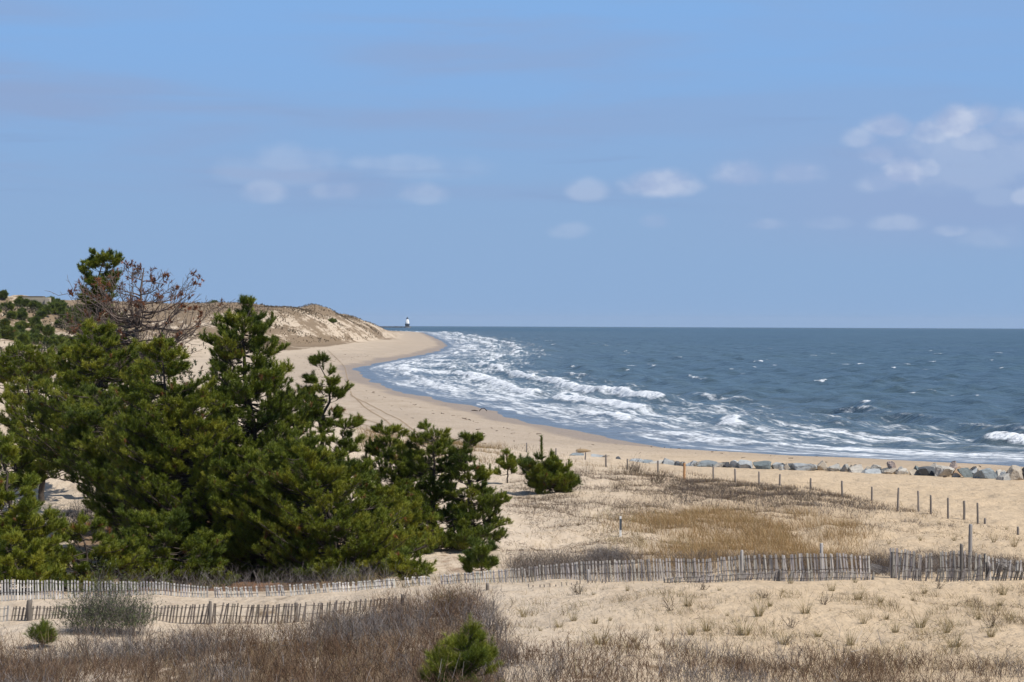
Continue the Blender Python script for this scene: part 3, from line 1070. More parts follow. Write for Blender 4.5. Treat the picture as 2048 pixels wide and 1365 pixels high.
BROWN = np.array([[.125, .088, .060], [.155, .115, .082], [.10, .066, .046], [.20, .155, .115]])
REDBR = np.array([[.135, .078, .045], [.18, .11, .06], [.10, .058, .038]])
GREY = np.array([[.17, .148, .135], [.24, .215, .20], [.12, .102, .094]])
STRAW = np.array([[.34, .25, .13], [.42, .32, .18], [.27, .20, .10], [.22, .20, .09]])
OCHRE = np.array([[.29, .185, .085], [.36, .245, .125], [.24, .15, .07], [.34, .26, .145]])


def brush():
    rng = np.random.default_rng(301)

    def dens(px, py, X, Y):
        t = near_top(px) + 46 * (fbm(X / .9, Y / .9, 317, 3) - .5)
        e = sstep(py, t - 6, t + 34)
        n = fbm(X / 1.6, Y / 1.6, 311, 3)
        right = sstep(px, 980, 1060)
        return e * np.clip((1 - right) * (0.35 + 1.3 * (n - .25)) + right * (0.2 + 1.9 * (n - .36)), 0, 1)
    P = scatter(-15, 15, 50, 78, 70000, dens, rng)
    px, py = to_px(P[:, 0], P[:, 1], P[:, 2])
    big = fbm(P[:, 0] / 2.2, P[:, 1] / 2.2, 312, 3)
    Vs, Fs, Cs, off = [], [], [], 0
    for m_, cols, hh, nt in ((big < .50, BROWN * np.array([1.1, .98, .9]), .62, 5), ((big >= .50) & (big < .60), REDBR, .68, 5), (big >= .60, GREY, .7, 6)):
        p = P[m_]
        h = hh * np.where(px[m_] > 1000, .78, 1.0) * (0.6 + 0.9 * fbm(p[:, 0] / .8, p[:, 1] / .8, 313, 2))
        V, Fq, C = twig_mass(len(p), p, h, cols, rng, .011, nt)
        Vs.append(V); Fs.append(Fq + off); Cs.append(C); off += len(V)
    # straw mixed in
    p = scatter(-15, 15, 50, 78, 30000, lambda a, b_, X, Y: dens(a, b_ + 16, X, Y) * .55 * sstep(fbm(X / 1.1, Y / 1.1, 316, 3), .42, .6), rng)
    n = len(p)
    D = np.stack([rng.normal(0, .35, n), rng.normal(0, .35, n), np.ones(n)], 1)
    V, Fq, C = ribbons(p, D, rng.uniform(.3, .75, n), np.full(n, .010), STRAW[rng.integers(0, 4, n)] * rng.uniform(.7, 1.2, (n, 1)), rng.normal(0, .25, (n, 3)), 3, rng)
    Vs.append(V); Fs.append(Fq + off); Cs.append(C)
    # a few taller pale woody stems standing out of the mat
    p = scatter(-15, 15, 50, 76, 2600, lambda a, b_, X, Y: dens(a, b_ - 10, X, Y), rng)
    V, Fq, C = twig_mass(len(p), p, np.full(len(p), 1.0), np.vstack([GREY * 1.5, BROWN * .6, GREY * 1.2]), rng, .017, 8, .3, .2, (.25, .5))
    Vs.append(V); Fs.append(Fq + off); Cs.append(C); off += len(V)
    o = mesh_np('dry_brush', np.vstack(Vs), np.vstack(Fs), M_TWIG, cols=np.vstack(Cs), smooth=False)
    tag(o, 'brown and grey dry brush filling the near edge of the dune', 'brush', kind='stuff')


brush()


def dune_grass():
    rng = np.random.default_rng(401)
    Vs, Fs, Cs = [], [], []
    off = [0]

    def add(p, L, cols, w, lean=.3):
        n = len(p)
        D = np.stack([rng.normal(-.05, lean, n), rng.normal(0, lean, n), np.ones(n)], 1)
        bend = np.stack([rng.normal(-.1, .25, n), rng.normal(0, .25, n), np.full(n, -.12)], 1)
        c = cols[rng.integers(0, len(cols), n)] * rng.uniform(.7, 1.25, (n, 1))
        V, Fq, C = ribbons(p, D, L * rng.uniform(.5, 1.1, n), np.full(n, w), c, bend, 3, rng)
        Vs.append(V); Fs.append(Fq + off[0]); Cs.append(C); off[0] += len(V)

    def inside(px, py):
        return sstep(py - np.interp(px, [860, 950, 1054, 1113, 1213, 1317, 1427, 1519, 1622, 1745, 1839, 1957, 2048], [880, 886, 898, 915, 938, 947, 962, 972, 982, 1004, 1026, 1047, 1068]), -3, 5)

    def box(px, py, x0, x1, y0, y1, s=12.0):
        return sstep(px, x0 - s, x0 + s * 3) * (1 - sstep(px, x1 - s * 3, x1 + s)) * sstep(py, y0 - s, y0 + s) * (1 - sstep(py, y1 - s, y1 + s))
    # the ochre meadow in the hollow
    def d1(px, py, X, Y):
        top = np.interp(px, [1180, 1260, 1350, 1450, 1600, 1750, 1800], [1045, 1032, 1022, 1020, 1030, 1045, 1060])
        e = box(px + 130 * (fbm(X / 3.5, Y / 5, 418, 3) - .5) * 2, py, 1290, 1770, 900, 1130, 45) * sstep(py + 50 * (fbm(X / 2.5, Y / 4, 419, 3) - .5), top, top + 14)
        n = fbm(X / 1.5, Y / 2.5, 411, 4)
        return e * np.clip(.2 + 2.4 * (n - .30), 0, 1)
    add(scatter(4, 18, 84, 130, 80000, d1, rng), .72, OCHRE * 1.1, .013)
    d1b = lambda px, py, X, Y: box(px, py, 1160, 1420, 1030, 1110, 20) * sstep(fbm(X / .9, Y / 1.6, 412, 3), .45, .68) * .8
    add(scatter(1, 12, 84, 130, 26000, d1b, rng), .5, STRAW, .014)
    # grass along the far edge of the dune, along the posts
    def d2(px, py, X, Y):
        line = np.interp(px, [860, 950, 1054, 1113, 1213, 1317, 1427, 1519, 1622, 1745, 1839, 1957, 2048], [880, 886, 898, 915, 938, 947, 962, 972, 982, 1004, 1026, 1047, 1068])
        return (np.exp(-((py - line - 4) / 9) ** 2)) * sstep(fbm(X / 2.0, Y / 4, 413, 3), .36, .58) * np.where(px < 1250, .6, 1)
    add(scatter(-10, 32, 105, 225, 60000, d2, rng), .42, np.vstack([OCHRE, BROWN]), .016)
    # tan grass at the crest behind the thicket
    d3 = lambda px, py, X, Y: box(px, py, 700, 1010, 862, 925, 14) * sstep(fbm(X / 2.4, Y / 5, 414, 3), .40, .60)
    add(scatter(-16, 2, 160, 225, 30000, d3, rng), .8, np.vstack([STRAW, OCHRE, REDBR]), .018)
    # loose blades over the sand of the dune field
    d4 = lambda px, py, X, Y: inside(px, py) * (box(px, py, 1000, 2090, 960, 1165, 14)) * .25 * sstep(fbm(X / 1.2, Y / 2.2, 415, 3), .50, .68)
    add(scatter(-2, 26, 82, 150, 60000, d4, rng), .36, np.vstack([STRAW, OCHRE]), .013, .4)
    d5 = lambda px, py, X, Y: (box(px, py, 1010, 2120, 1175, 1340, 14)) * sstep(fbm(X / .5, Y / .55, 416, 3) * .6 + fbm(X / 2.2, Y / 2.2, 423, 3) * .4, .52, .64) * np.interp(px, [1000, 1600, 2000], [.35, .4, .85])
    add(scatter(-2, 17, 56, 79, 110000, d5, rng), .38, np.vstack([STRAW, STRAW, BROWN]), .009, .4)
    # flat litter and broken stems on the sand
    d7 = lambda px, py, X, Y: inside(px, py) * (box(px, py, 1000, 2120, 940, 1120, 14)) * (.25 + .75 * (1 - sstep(px, 1450, 1700))) * sstep(fbm(X / 1.4, Y / 2.2, 421, 4), .42, .62)
    add(scatter(-2, 28, 84, 165, 90000, d7, rng) + np.array([0, 0, .05]), .30, np.vstack([BROWN, GREY, REDBR]), .016, 1.6)
    d8 = lambda px, py, X, Y: (box(px, py, 1000, 2120, 1185, 1330, 14)) * sstep(fbm(X / 1.1, Y / 1.3, 422, 4), .44, .62) * np.interp(px, [1000, 1500, 1800, 2000], [.3, .3, .6, 1])
    add(scatter(-2, 17, 55, 79, 30000, d8, rng) + np.array([0, 0, .04]), .22, np.vstack([BROWN, STRAW, GREY]), .010, 1.6)
    # grass strip in the path between the fences
    d6 = lambda px, py, X, Y: box(px, py, 300, 1100, 1160, 1182, 8) * .4 * sstep(fbm(X / .8, Y / .9, 417, 3), .45, .6)
    add(scatter(-14, 3, 78, 88, 14000, d6, rng), .5, np.vstack([GREY, STRAW]), .012, .35)
    o = mesh_np('dune_grass', np.vstack(Vs), np.vstack(Fs), M_GRASS, cols=np.vstack(Cs), smooth=False)
    tag(o, 'ochre and straw coloured grass growing over the dunes', 'grass', kind='stuff')


dune_grass()


def dune_scrub():
    rng = np.random.default_rng(501)

    def inside(px, py):
        return sstep(py - np.interp(px, [860, 950, 1054, 1113, 1213, 1317, 1427, 1519, 1622, 1745, 1839, 1957, 2048], [880, 886, 898, 915, 938, 947, 962, 972, 982, 1004, 1026, 1047, 1068]), -3, 5)

    Vs, Fs, Cs, off = [], [], [], 0

    def d1(px, py, X, Y):        # dark heath on the crest left of the posts
        e = sstep(px, 1290, 1400) * (1 - sstep(px, 1640, 1900)) * sstep(py, 955, 972) * (1 - sstep(py, 1000, 1040))
        return inside(px, py) * e * np.clip(.40 + 2.4 * (fbm(X / 1.3, Y / 3.0, 511, 4) - .36), 0, 1)

    def d2(px, py, X, Y):        # thin twigs on the pale sand slopes
        e = sstep(px, 1010, 1080) * (1 - sstep(px, 1330, 1480)) * sstep(py, 935, 950) * (1 - sstep(py, 1010, 1100))
        return e * .5 * sstep(fbm(X / 1.0, Y / 2.0, 512, 4), .46, .62)

    def d3(px, py, X, Y):        # brown brush close behind the fence
        e = sstep(px, 1000, 1060) * sstep(py, 1105, 1130) * (1 - sstep(py, 1165, 1175))
        return e * sstep(fbm(X / 1.0, Y / 2.0, 513, 4), .34, .52) * np.interp(px, [1000, 1300, 1500, 1700, 2048], [1, .85, .7, .9, .9])

    def d4(px, py, X, Y):        # grey undergrowth at the foot of the thicket
        return sstep(px, 180, 240) * (1 - sstep(px, 700, 860)) * sstep(py, 1120, 1145) * (1 - sstep(py, 1180, 1195)) * .5

    def d5(px, py, X, Y):
        e = sstep(px, 1650, 1720) * (1 - sstep(px, 1960, 2050)) * sstep(py, 1008, 1020) * (1 - sstep(py, 1050, 1070))
        return inside(px, py) * e * sstep(fbm(X / 1.0, Y / 2.5, 514, 4), .44, .6) * .8
    for d, bx, n, h, cols, w in ((d1, (6, 26, 118, 165), 75000, .30, np.vstack([BROWN, GREY]) * .85, .013), (d2, (-2, 14, 105, 170), 40000, .38, BROWN * .8, .012),
                                 (d3, (-2, 18, 79.8, 100), 30000, .52, np.vstack([GREY, GREY, BROWN]) * .85, .011), (d4, (-18, -3, 82, 92), 2600, .8, GREY, .010),
                                 (d5, (12, 26, 110, 135), 12000, .26, np.vstack([GREY, BROWN]), .011)):
        p = scatter(*bx, n, d, rng)
        V, Fq, C = twig_mass(len(p), p, np.full(len(p), h), cols, rng, w, 3, .4)
        Vs.append(V); Fs.append(Fq + off); Cs.append(C); off += len(V)
    o = mesh_np('dune_scrub', np.vstack(Vs), np.vstack(Fs), M_TWIG, cols=np.vstack(Cs), smooth=False)
    tag(o, 'low dark twiggy scrub scattered over the dune crest and slopes', 'scrub', kind='stuff')


dune_scrub()


def shrub(label, px, py, Y, wx, wy, h, n, cols, seed, leaf=None, nleaf=0, nt=8, wid=.012, spread=.5):
    """one rounded bush of stems from one root, with or without small leaves"""
    rng = np.random.default_rng(seed)
    X = (px - 1024) / F * Y
    O = np.array([X, Y, gz(X, Y)])
    root = empty('shrub', O)
    tag(root, label, 'shrub')
    a = rng.uniform(0, 2 * math.pi, n)
    r = np.sqrt(rng.uniform(0, 1, n))
    p = np.stack([np.cos(a) * r * wx * .7, np.sin(a) * r * wy * .7, np.zeros(n)], 1)
    p[:, 2] = ground(p[:, 0] + X, p[:, 1] + Y) - O[2] - .03
    V, Fq, C = twig_mass(n, p, h * (1.05 - .55 * r ** 2), cols, rng, wid, nt, spread)
    mesh_np('stems', V, Fq, M_TWIG, root, cols=C, smooth=False)
    if nleaf:
        k = rng.integers(0, len(V), nleaf)
        k = k[V[k, 2] > h * .12]
        m_ = len(k)
        D = rng.normal(0, .6, (m_, 3)) + np.array([0, 0, .5])
        c = leaf[rng.integers(0, len(leaf), m_)] * rng.uniform(.7, 1.3, (m_, 1))
        V2, F2, C2 = ribbons(V[k], D, rng.uniform(.035, .07, m_), np.full(m_, .018), c, None, 1, rng, .6)
        mesh_np('leaves', V2, F2, M_NEEDLE, root, cols=C2, smooth=False)
    return root


SAGE = np.array([[.10, .125, .05], [.14, .16, .07], [.08, .105, .04]])
shrub('airy grey green shrub growing through the front slat fence at the left', 215, 1300, 69.5, 1.7, 1.0, 1.75, 420, GREY * .8, 601, SAGE, 9000, 9, .009, .42)
shrub('dome of fine grey bare twigs right behind the slat fence', 1212, 1135, 92, 1.15, .8, .85, 700, GREY * 1.15, 602, nt=8, wid=.008, spread=.55)
shrub('dark bare bush of upright twigs on the sand left of the orange post', 1268, 965, 158, .85, .7, 1.35, 90, BROWN * .75, 603, nt=5, wid=.018, spread=.35)
shrub('small dark bare bush in front of the grey post left of the orange post', 1316, 976, 150, .6, .5, .8, 60, BROWN * .75, 604, nt=5, wid=.016, spread=.4)
shrub('spindly dark bush standing alone on the pale sand slope', 1236, 1002, 140, .55, .5, .95, 36, BROWN * .7, 605, nt=5, wid=.015, spread=.5)
shrub('red brown mound of dry weeds at the crest of the near brush', 905, 1222, 71.5, .75, .6, .85, 420, REDBR, 606, STRAW * .8, 1600, 6, .008, .35)
shrub('grey brown bare thicket among the dark pines at the left', 175, 1050, 113, 2.1, 1.0, 1.7, 300, GREY * .75, 607, nt=8, wid=.014, spread=.6)
shrub('tangled grey bare bush in the gap of the slat fence', 1752, 1150, 83, .55, .5, .75, 220, np.vstack([GREY, BROWN]), 608, nt=7, wid=.008, spread=.5)
shrub('pale grey bare bush where the near brush meets the open sand', 1010, 1335, 57.5, .5, .4, .95, 110, GREY, 609, nt=8, wid=.008, spread=.4)


# individual tufts on open sand: six kinds, copied
def tuft_mesh(seed, n, h, cols, green):
    rng = np.random.default_rng(seed)
    a = rng.uniform(0, 2 * math.pi, n)
    r = .07 * np.sqrt(rng.uniform(0, 1, n))
    p = np.stack([np.cos(a) * r, np.sin(a) * r, np.full(n, -.03)], 1)
    D = np.stack([np.cos(a) * .34 * rng.uniform(.1, 1.2, n), np.sin(a) * .34 * rng.uniform(.1, 1.2, n), np.ones(n)], 1)
    c = cols[rng.integers(0, len(cols), n)] * rng.uniform(.7, 1.25, (n, 1))
    bend = np.stack([np.cos(a) * .35, np.sin(a) * .35, np.full(n, -.2)], 1) * rng.uniform(.3, 1.2, (n, 1))
    return ribbons(p, D, h * rng.uniform(.45, 1.1, n), np.full(n, .009), c, bend + rng.normal(0, .22, (n, 3)), 3, rng)


OLIVE = np.array([[.29, .24, .12], [.36, .28, .155], [.42, .32, .19], [.20, .17, .085]])


def tufts_on_sand():
    rng = np.random.default_rng(701)
    near = [(1666, 1183, 1.1), (1713, 1166, 1.3), (1719, 1200, 1.9), (1613, 1228, 1.9), (1764, 1206, 1.5), (1809, 1197, 1.0), (1828, 1202, 1.5), (1851, 1188, 1.4), (1730, 1248, 1.4),
            (1541, 1213, 1.1), (1568, 1186, .9), (1583, 1168, .9), (1794, 1266, 1.8), (1843, 1256, 1.9), (1896, 1267, 1.4), (2002, 1213, 1.5), (2009, 1191, 1.4), (1775, 1240, 1.0),
            (1704, 1292, 1.7), (1911, 1296, 2.0), (1149, 1243, 2.3), (1192, 1248, 1.3), (1223, 1242, 1.0), (1189, 1191, 1.2), (1257, 1183, .9), (1379, 1213, 1.2), (1441, 1182, .9),
            (1543, 1214, 1.1), (1121, 1256, 1.5), (1204, 1290, 2.1), (1385, 1271, 2.2), (1317, 1263, 1.5), (1457, 1233, 1.2), (1521, 1233, 1.4), (1415, 1263, 1.6), (1083, 1263, 1.3),
            (1490, 1272, 2.1), (1640, 1275, 1.6), (1570, 1290, 1.7), (1960, 1240, 1.3), (1985, 1275, 1.8), (1270, 1285, 1.6), (1050, 1235, 1.2)]
    mid = [(1911, 1082, 1.3), (1843, 1082, 1.0), (1880, 1050, 1.0), (1189, 1067, 1.2), (1158, 1052, .8), (1780, 1090, 1.0), (1990, 1085, 1.2), (2030, 1095, 1.6), (1208, 1053, .7), (1106, 1076, .6), (1950, 1068, .8), (2015, 1060, 1.2)]
    meshes = {}
    for zone, pts, lab, grp, y0 in (('near', near, 'olive and straw grass tuft alone on the bare sand in front of the slat fence', 'grass tufts on the open sand in front of the fence', 66),
                                    ('mid', mid, 'small dry grass tuft on the sand between the slat fence and the beach posts', 'grass tufts on the dune sand behind the fence', 108)):
        for i, (px, py, s) in enumerate(pts):
            # find the depth at which the ground lies under this spot
            Ys = np.linspace(50, 81, 400) if zone == 'near' else np.linspace(84, 140, 500)
            Xs = (px - 1024) / F * Ys
            zz = ground(Xs, Ys)
            _, pyy = to_px(Xs, Ys, zz)
            j = int(np.argmin(np.abs(pyy - py)))
            k = (zone, rng.integers(0, 4))
            if k not in meshes:
                V, Fq, C = tuft_mesh(710 + int(k[1]) + (10 if zone == 'mid' else 0), 60 if zone == 'near' else 60, .42 if zone == 'near' else .5, OLIVE if zone == 'near' else STRAW, 0)
                o = mesh_np('grass_tuft', V, Fq, M_GRASS, cols=C, smooth=False)
                meshes[k] = o
            else:
                o = meshes[k].copy()
                COL.objects.link(o)
            o.location = (Xs[j], Ys[j], zz[j])
            o.rotation_euler = (0, 0, rng.uniform(0, 6.28))
            s *= rng.uniform(.35, .95)
            o.scale = (s, s, s * rng.uniform(.8, 1.25))
            tag(o, lab, 'grass tuft', grp)


tufts_on_sand()


def spot(px, py, ya, yb):
    """ground point that the photograph shows at px, py"""
    Ys = np.linspace(ya, yb, 800)
    Xs = (px - 1024) / F * Ys
    zz = ground(Xs, Ys)
    _, pyy = to_px(Xs, Ys, zz)
    j = int(np.argmin(np.abs(pyy - py)))
    return np.array([Xs[j], Ys[j], zz[j]])


def dead_plants():
    rng = np.random.default_rng(801)
    pts = [(1160, 1190, 1.5, 'flattened dead brown weed by the stubs of buried slats'), (1410, 1181, .9, 'small upright dead weed close to the middle of the slat fence'),
           (1343, 1222, 1.2, 'dark broken dead weed lying on the middle of the bare sand'), (1528, 1197, .9, 'low dark dead weed under the overlapping slat fences'),
           (1650, 1210, 1.3, 'crooked dead stalk between two grass tufts on the right hand sand'), (1585, 1256, 1.6, 'tall forked dead stalk left of the shaded grass tuft'),
           (1880, 1178, 1.3, 'dead weed with fine brown twigs right below the tall dark fence post'), (1985, 1256, 1.6, 'wide dead brown weed at the right picture edge in front of the fence'),
           (1280, 1300, 2.0, 'tall thin dead stalk at the edge of the near brush')]
    for i, (px, py, s, lab) in enumerate(pts):
        c = spot(px, py, 50, 80)
        n = 14
        a = rng.uniform(0, 6.28, n)
        p = np.stack([np.cos(a) * .06, np.sin(a) * .06, np.full(n, -.02)], 1)
        V, Fq, C = twig_mass(n, p, np.full(n, .28 * s), BROWN * .6, rng, .013, 5, .55)
        o = mesh_np('dead_weed', V, Fq, M_TWIG, cols=C, smooth=False)
        o.location = c
        tag(o, lab, 'dead plant')


dead_plants()


# ------------------------------------------------------------------ fences
def box_np(c, ux, uy, uz, hx, hy, hz):
    """one box as 8 corners and 6 quads"""
    V = []
    for sx in (-1, 1):
        for sy in (-1, 1):
            for sz in (-1, 1):
                V.append(c + ux * hx * sx + uy * hy * sy + uz * hz * sz)
    Fq = np.array([[0, 1, 3, 2], [4, 6, 7, 5], [0, 4, 5, 1], [2, 3, 7, 6], [0, 2, 6, 4], [1, 5, 7, 3]])
    return np.array(V), Fq


def slat_section(path, x0, x1, pitch, colr, rng, lean=(0, 0), leanj=.04, miss=.05, tops=None, sink=.12, Hs=1.1):
    """slats between picture x0 and x1 along a path of (x, ground y, depth); tops give the picture height of the slat tops"""
    path = np.array(path, float)
    Vs, Fs, Cs, off = [], [], [], 0
    wires = [[], [], []]
    px = x0
    while px < x1:
        Y = np.interp(px, path[:, 0], path[:, 2])
        step_px = pitch * F / Y
        X = (px - 1024) / F * Y
        Yj = Y + rng.normal(0, .012) + .10 * math.sin(px / 55.0)
        zb = gz(X, Yj)
        if tops is not None:
            ty = np.interp(px, tops[:, 0], tops[:, 1]) + rng.normal(0, .8)
            h = (HC - (ty - float(yh(px))) / F * Y) - zb
        else:
            h = Hs * rng.uniform(.93, 1.05)
        if rng.uniform() > miss and h > .08:
            ln = np.array([lean[0] + rng.normal(0, leanj), lean[1] + rng.normal(0, leanj), 1.0])
            uz = ln / np.linalg.norm(ln)
            tw = rng.normal(0, .25)
            ux = np.array([math.cos(tw), math.sin(tw), 0])
            uy = np.cross(uz, ux)
            uy /= np.linalg.norm(uy)
            ux = np.cross(uy, uz)
            hh = h + sink
            c = np.array([X, Yj, zb - sink]) + uz * hh / 2
            V, Fq = box_np(c, ux, uy, uz,   .0255 * rng.uniform(.85, 1.1), .006, hh / 2)
            Vs.append(V); Fs.append(Fq + off); off += 8
            Cs.append(np.tile(colr * rng.uniform(.78, 1.15) * np.array([1, rng.uniform(.97, 1.02), rng.uniform(.93, 1.03)]), (8, 1)))
            for k, t in enumerate((.12, .5, .88)):
                wires[k].append(c + uz * hh * (t - .5) + np.array([0, -.012, 0]))
        px += step_px * rng.uniform(.88, 1.12)
    wl = []
    for w in wires:
        w = np.array(w)
        if len(w) > 1:
            wl.append((w[:-1], w[1:]))
    return np.vstack(Vs), np.vstack(Fs), np.vstack(Cs), wl


def post_mesh(h, r, rng, col, sink=.25, lean=(0, 0), chamfer=True):
    """weathered round-cornered post with a slightly uneven shaft and worn top, base at the origin"""
    zs = [-sink, 0.0, h * .35, h * .7, h * .97, h]
    rs = [r * 1.03, r * 1.02, r, r * .97, r * .95, r * .72]
    n = 9
    V, C = [], []
    for z, rr in zip(zs, rs):
        ox, oy = rng.normal(0, r * .06, 2)
        for k in range(n):
            a = 2 * math.pi * k / n
            e = 1 + .06 * math.sin(3 * a + z)
            V.append((lean[0] * z + ox + rr * e * math.cos(a), lean[1] * z + oy + rr * e * math.sin(a), z + (rng.normal(0, r * .12) if z == h else 0)))
            C.append(col * rng.uniform(.85, 1.15))
    Fq = []
    for i in range(len(zs) - 1):
        for k in range(n):
            Fq.append((i * n + k, i * n + (k + 1) % n, (i + 1) * n + (k + 1) % n, (i + 1) * n + k))
    V.append((lean[0] * h, lean[1] * h, h + .005))
    C.append(col)
    t = len(V) - 1
    T = np.array([((len(zs) - 1) * n + k, (len(zs) - 1) * n + (k + 1) % n, t) for k in range(n)])
    return np.array(V), [np.array(Fq), T], np.array(C)


SLAT_W = np.array([.62, .60, .57])
SLAT_G = np.array([.44, .41, .38])
SLAT_B = np.array([.27, .235, .20])
SLAT_D = np.array([.15, .135, .12])


def fence(label, sections, posts, wirec=(.12, .10, .09), name='slat_fence', seed=1):
    """sections: dicts for slat_section; posts: (x, ground y, top y, depth, radius, colour)"""
    rng = np.random.default_rng(seed)
    s0 = sections[0]
    pth = np.array(s0['path'], float)
    Y0 = np.interp(s0['x0'], pth[:, 0], pth[:, 2])
    X0 = (s0['x0'] - 1024) / F * Y0
    O = np.array([X0, Y0, gz(X0, Y0)])
    root = empty(name, O)
    tag(root, label, 'fence')
    for s in sections:
        s = dict(s)
        lab = s.pop('label', None)
        V, Fq, C, wl = slat_section(rng=rng, **s)
        pn = mesh_np('slat_panel', V - O, Fq, M_WOOD, root, cols=C, smooth=False)
        if lab:
            pn['label'] = lab
        for wa, wb in wl:
            r = np.full(len(wa), .007)
            Vw, Fw, Cw = tubes(wa - O, wb - O, r, r, np.array(wirec), 4)
            mesh_np('wire', Vw, Fw, M_BARK, pn, cols=Cw)
    for (px, ty, Y, r, col) in posts:
        X = (px - 1024) / F * Y
        zb = gz(X, Y)
        h = max((HC - (ty - float(yh(px))) / F * Y) - zb, .15)
        V, Fs, C = post_mesh(h, r, rng, np.array(col))
        mesh_np('post', V + np.array([X, Y, zb]) - O, Fs, M_WOOD, root, cols=C)
    return root


PA = [(-400, 1215, 80.5), (0, 1212, 80.5), (377, 1200, 80.5), (600, 1186, 80.3), (790, 1181, 80.2), (975, 1170, 80), (1170, 1165, 79.8), (1487, 1155, 79.5), (1741, 1160, 79.3), (2048, 1163, 79.5), (2400, 1165, 80)]
TA = np.array([(-400, 1160), (0, 1161), (226, 1163), (325, 1164), (377, 1171), (419, 1175), (480, 1176), (510, 1173), (600, 1168), (662, 1166), (711, 1165), (760, 1161), (792, 1159), (817, 1156), (862, 1154), (887, 1150), (975, 1142), (1075, 1134), (1170, 1124),
               (1328, 1117), (1411, 1119), (1487, 1112), (1560, 1110), (1643, 1107), (1696, 1107), (1741, 1114), (1787, 1098), (1817, 1101), (1840, 1110), (1915, 1101), (1972, 1110), (2006, 1120), (2100, 1124)], float)
kw = dict(path=PA, pitch=.095, tops=TA)
fence('long weathered slat fence along the far side of the sandy path, left of the gap', [
    dict(kw, x0=-330, x1=420, colr=SLAT_W, lean=(-.01, 0), leanj=.015, miss=.02),
    dict(kw, x0=432, x1=660, colr=SLAT_W, lean=(-.13, .03), leanj=.07, miss=.06, label='leaning pale slats half buried in the sand'),
    dict(kw, x0=664, x1=796, colr=SLAT_W * 1.12, lean=(-.10, .02), leanj=.05, miss=.03, pitch=.085, label='bleached white slats crowded together'),
    dict(kw, x0=815, x1=866, colr=SLAT_W * 1.05, lean=(-.13, .02), leanj=.05, miss=.03),
    dict(kw, x0=886, x1=1015, colr=SLAT_W * .95, lean=(-.09, 0), leanj=.03, miss=.02),
    dict(kw, x0=1018, x1=1330, colr=SLAT_G, lean=(-.07, 0), leanj=.025, miss=.02),
    dict(kw, x0=1332, x1=1490, colr=SLAT_G, lean=(-.06, 0), leanj=.03, miss=.04),
    dict(kw, x0=1494, x1=1746, colr=SLAT_G * 1.05, lean=(-.07, 0), leanj=.04, miss=.04)],
    [(1178, 1140, 79.3, .045, SLAT_G * .9), (1485.6, 1101, 79.8, .05, SLAT_G), (1645, 1087, 79.6, .055, SLAT_G)], seed=21)
fence('tangled slat fence right of the gap, its slats crowded at the left end', [
    dict(kw, x0=1786, x1=1842, colr=SLAT_G, lean=(.02, 0), leanj=.06, miss=.02, pitch=.055, label='slats crowded close together beside the gap'),
    dict(kw, x0=1843, x1=1978, colr=SLAT_G * .85, lean=(0, 0), leanj=.05, miss=.10),
    dict(kw, x0=1978, x1=2520, colr=SLAT_G * 1.15, lean=(.02, .1), leanj=.06, miss=.12)],
    [(1787, 1104, 79.4, .035, SLAT_D), (1925, 1089, 79.3, .055, SLAT_D), (1972, 1108, 82.5, .04, SLAT_D)], seed=22)
PC = [(1300, 1163, 78.4), (1560, 1158, 78.3), (1755, 1163, 78.2), (2048, 1166, 78.4), (2400, 1166, 78.6)]
TC = np.array([(1330, 1157), (1380, 1152), (1480, 1147), (1560, 1142), (1650, 1140), (1755, 1146), (1790, 1140), (1930, 1138), (1985, 1124), (2010, 1133), (2048, 1145), (2100, 1152)], float)
kc = dict(path=PC, pitch=.07, tops=TC)
fence('older half buried slat fence in front of the long one, only its tips showing', [
    dict(kc, x0=1332, x1=1752, colr=SLAT_G * .85, lean=(.16, -.05), leanj=.12, miss=.10)], [(1562, 1140, 78.2, .04, SLAT_D)], seed=23)
fence('low dark slat fence leaning over at the right picture edge', [
    dict(kc, x0=1800, x1=1978, colr=SLAT_G * .62, lean=(.12, -.05), leanj=.10, miss=.15),
    dict(kc, x0=1984, x1=2330, colr=SLAT_D, lean=(.22, -.05), leanj=.08, miss=.04, pitch=.085)], [(1977, 1125, 78.3, .055, SLAT_D * .8)], seed=24)
PB = [(-400, 1254, 73.2), (0, 1252, 73), (300, 1245, 73), (600, 1236, 73), (764, 1212, 74.4), (977, 1186, 76.6), (1250, 1170, 78)]
TB = np.array([(-400, 1214), (0, 1213), (300, 1211), (422, 1207), (520, 1209), (650, 1204), (764, 1197), (800, 1194), (880, 1186), (960, 1180)], float)
kb = dict(path=PB, pitch=.098, tops=TB)
fence('brown leaning slat fence on the near side of the sandy path, half hidden by brush', [
    dict(kb, x0=-320, x1=18, colr=SLAT_W * .8, lean=(.06, 0), leanj=.03, miss=.03, label='paler slats at the left end'),
    dict(kb, x0=22, x1=420, colr=SLAT_B, lean=(.17, -.10), leanj=.04, miss=.05),
    dict(kb, x0=424, x1=592, colr=SLAT_B, lean=(.13, -.08), leanj=.06, miss=.08),
    dict(kb, x0=598, x1=800, colr=SLAT_B * 1.1, lean=(.14, -.08), leanj=.06, miss=.08)],
    [(60, 1201, 72.9, .09, SLAT_B * .6), (422, 1203, 72.9, .05, SLAT_B * .8), (594, 1206, 72.9, .06, SLAT_B * .7), (807, 1190, 75, .06, SLAT_B * .7)], seed=25)


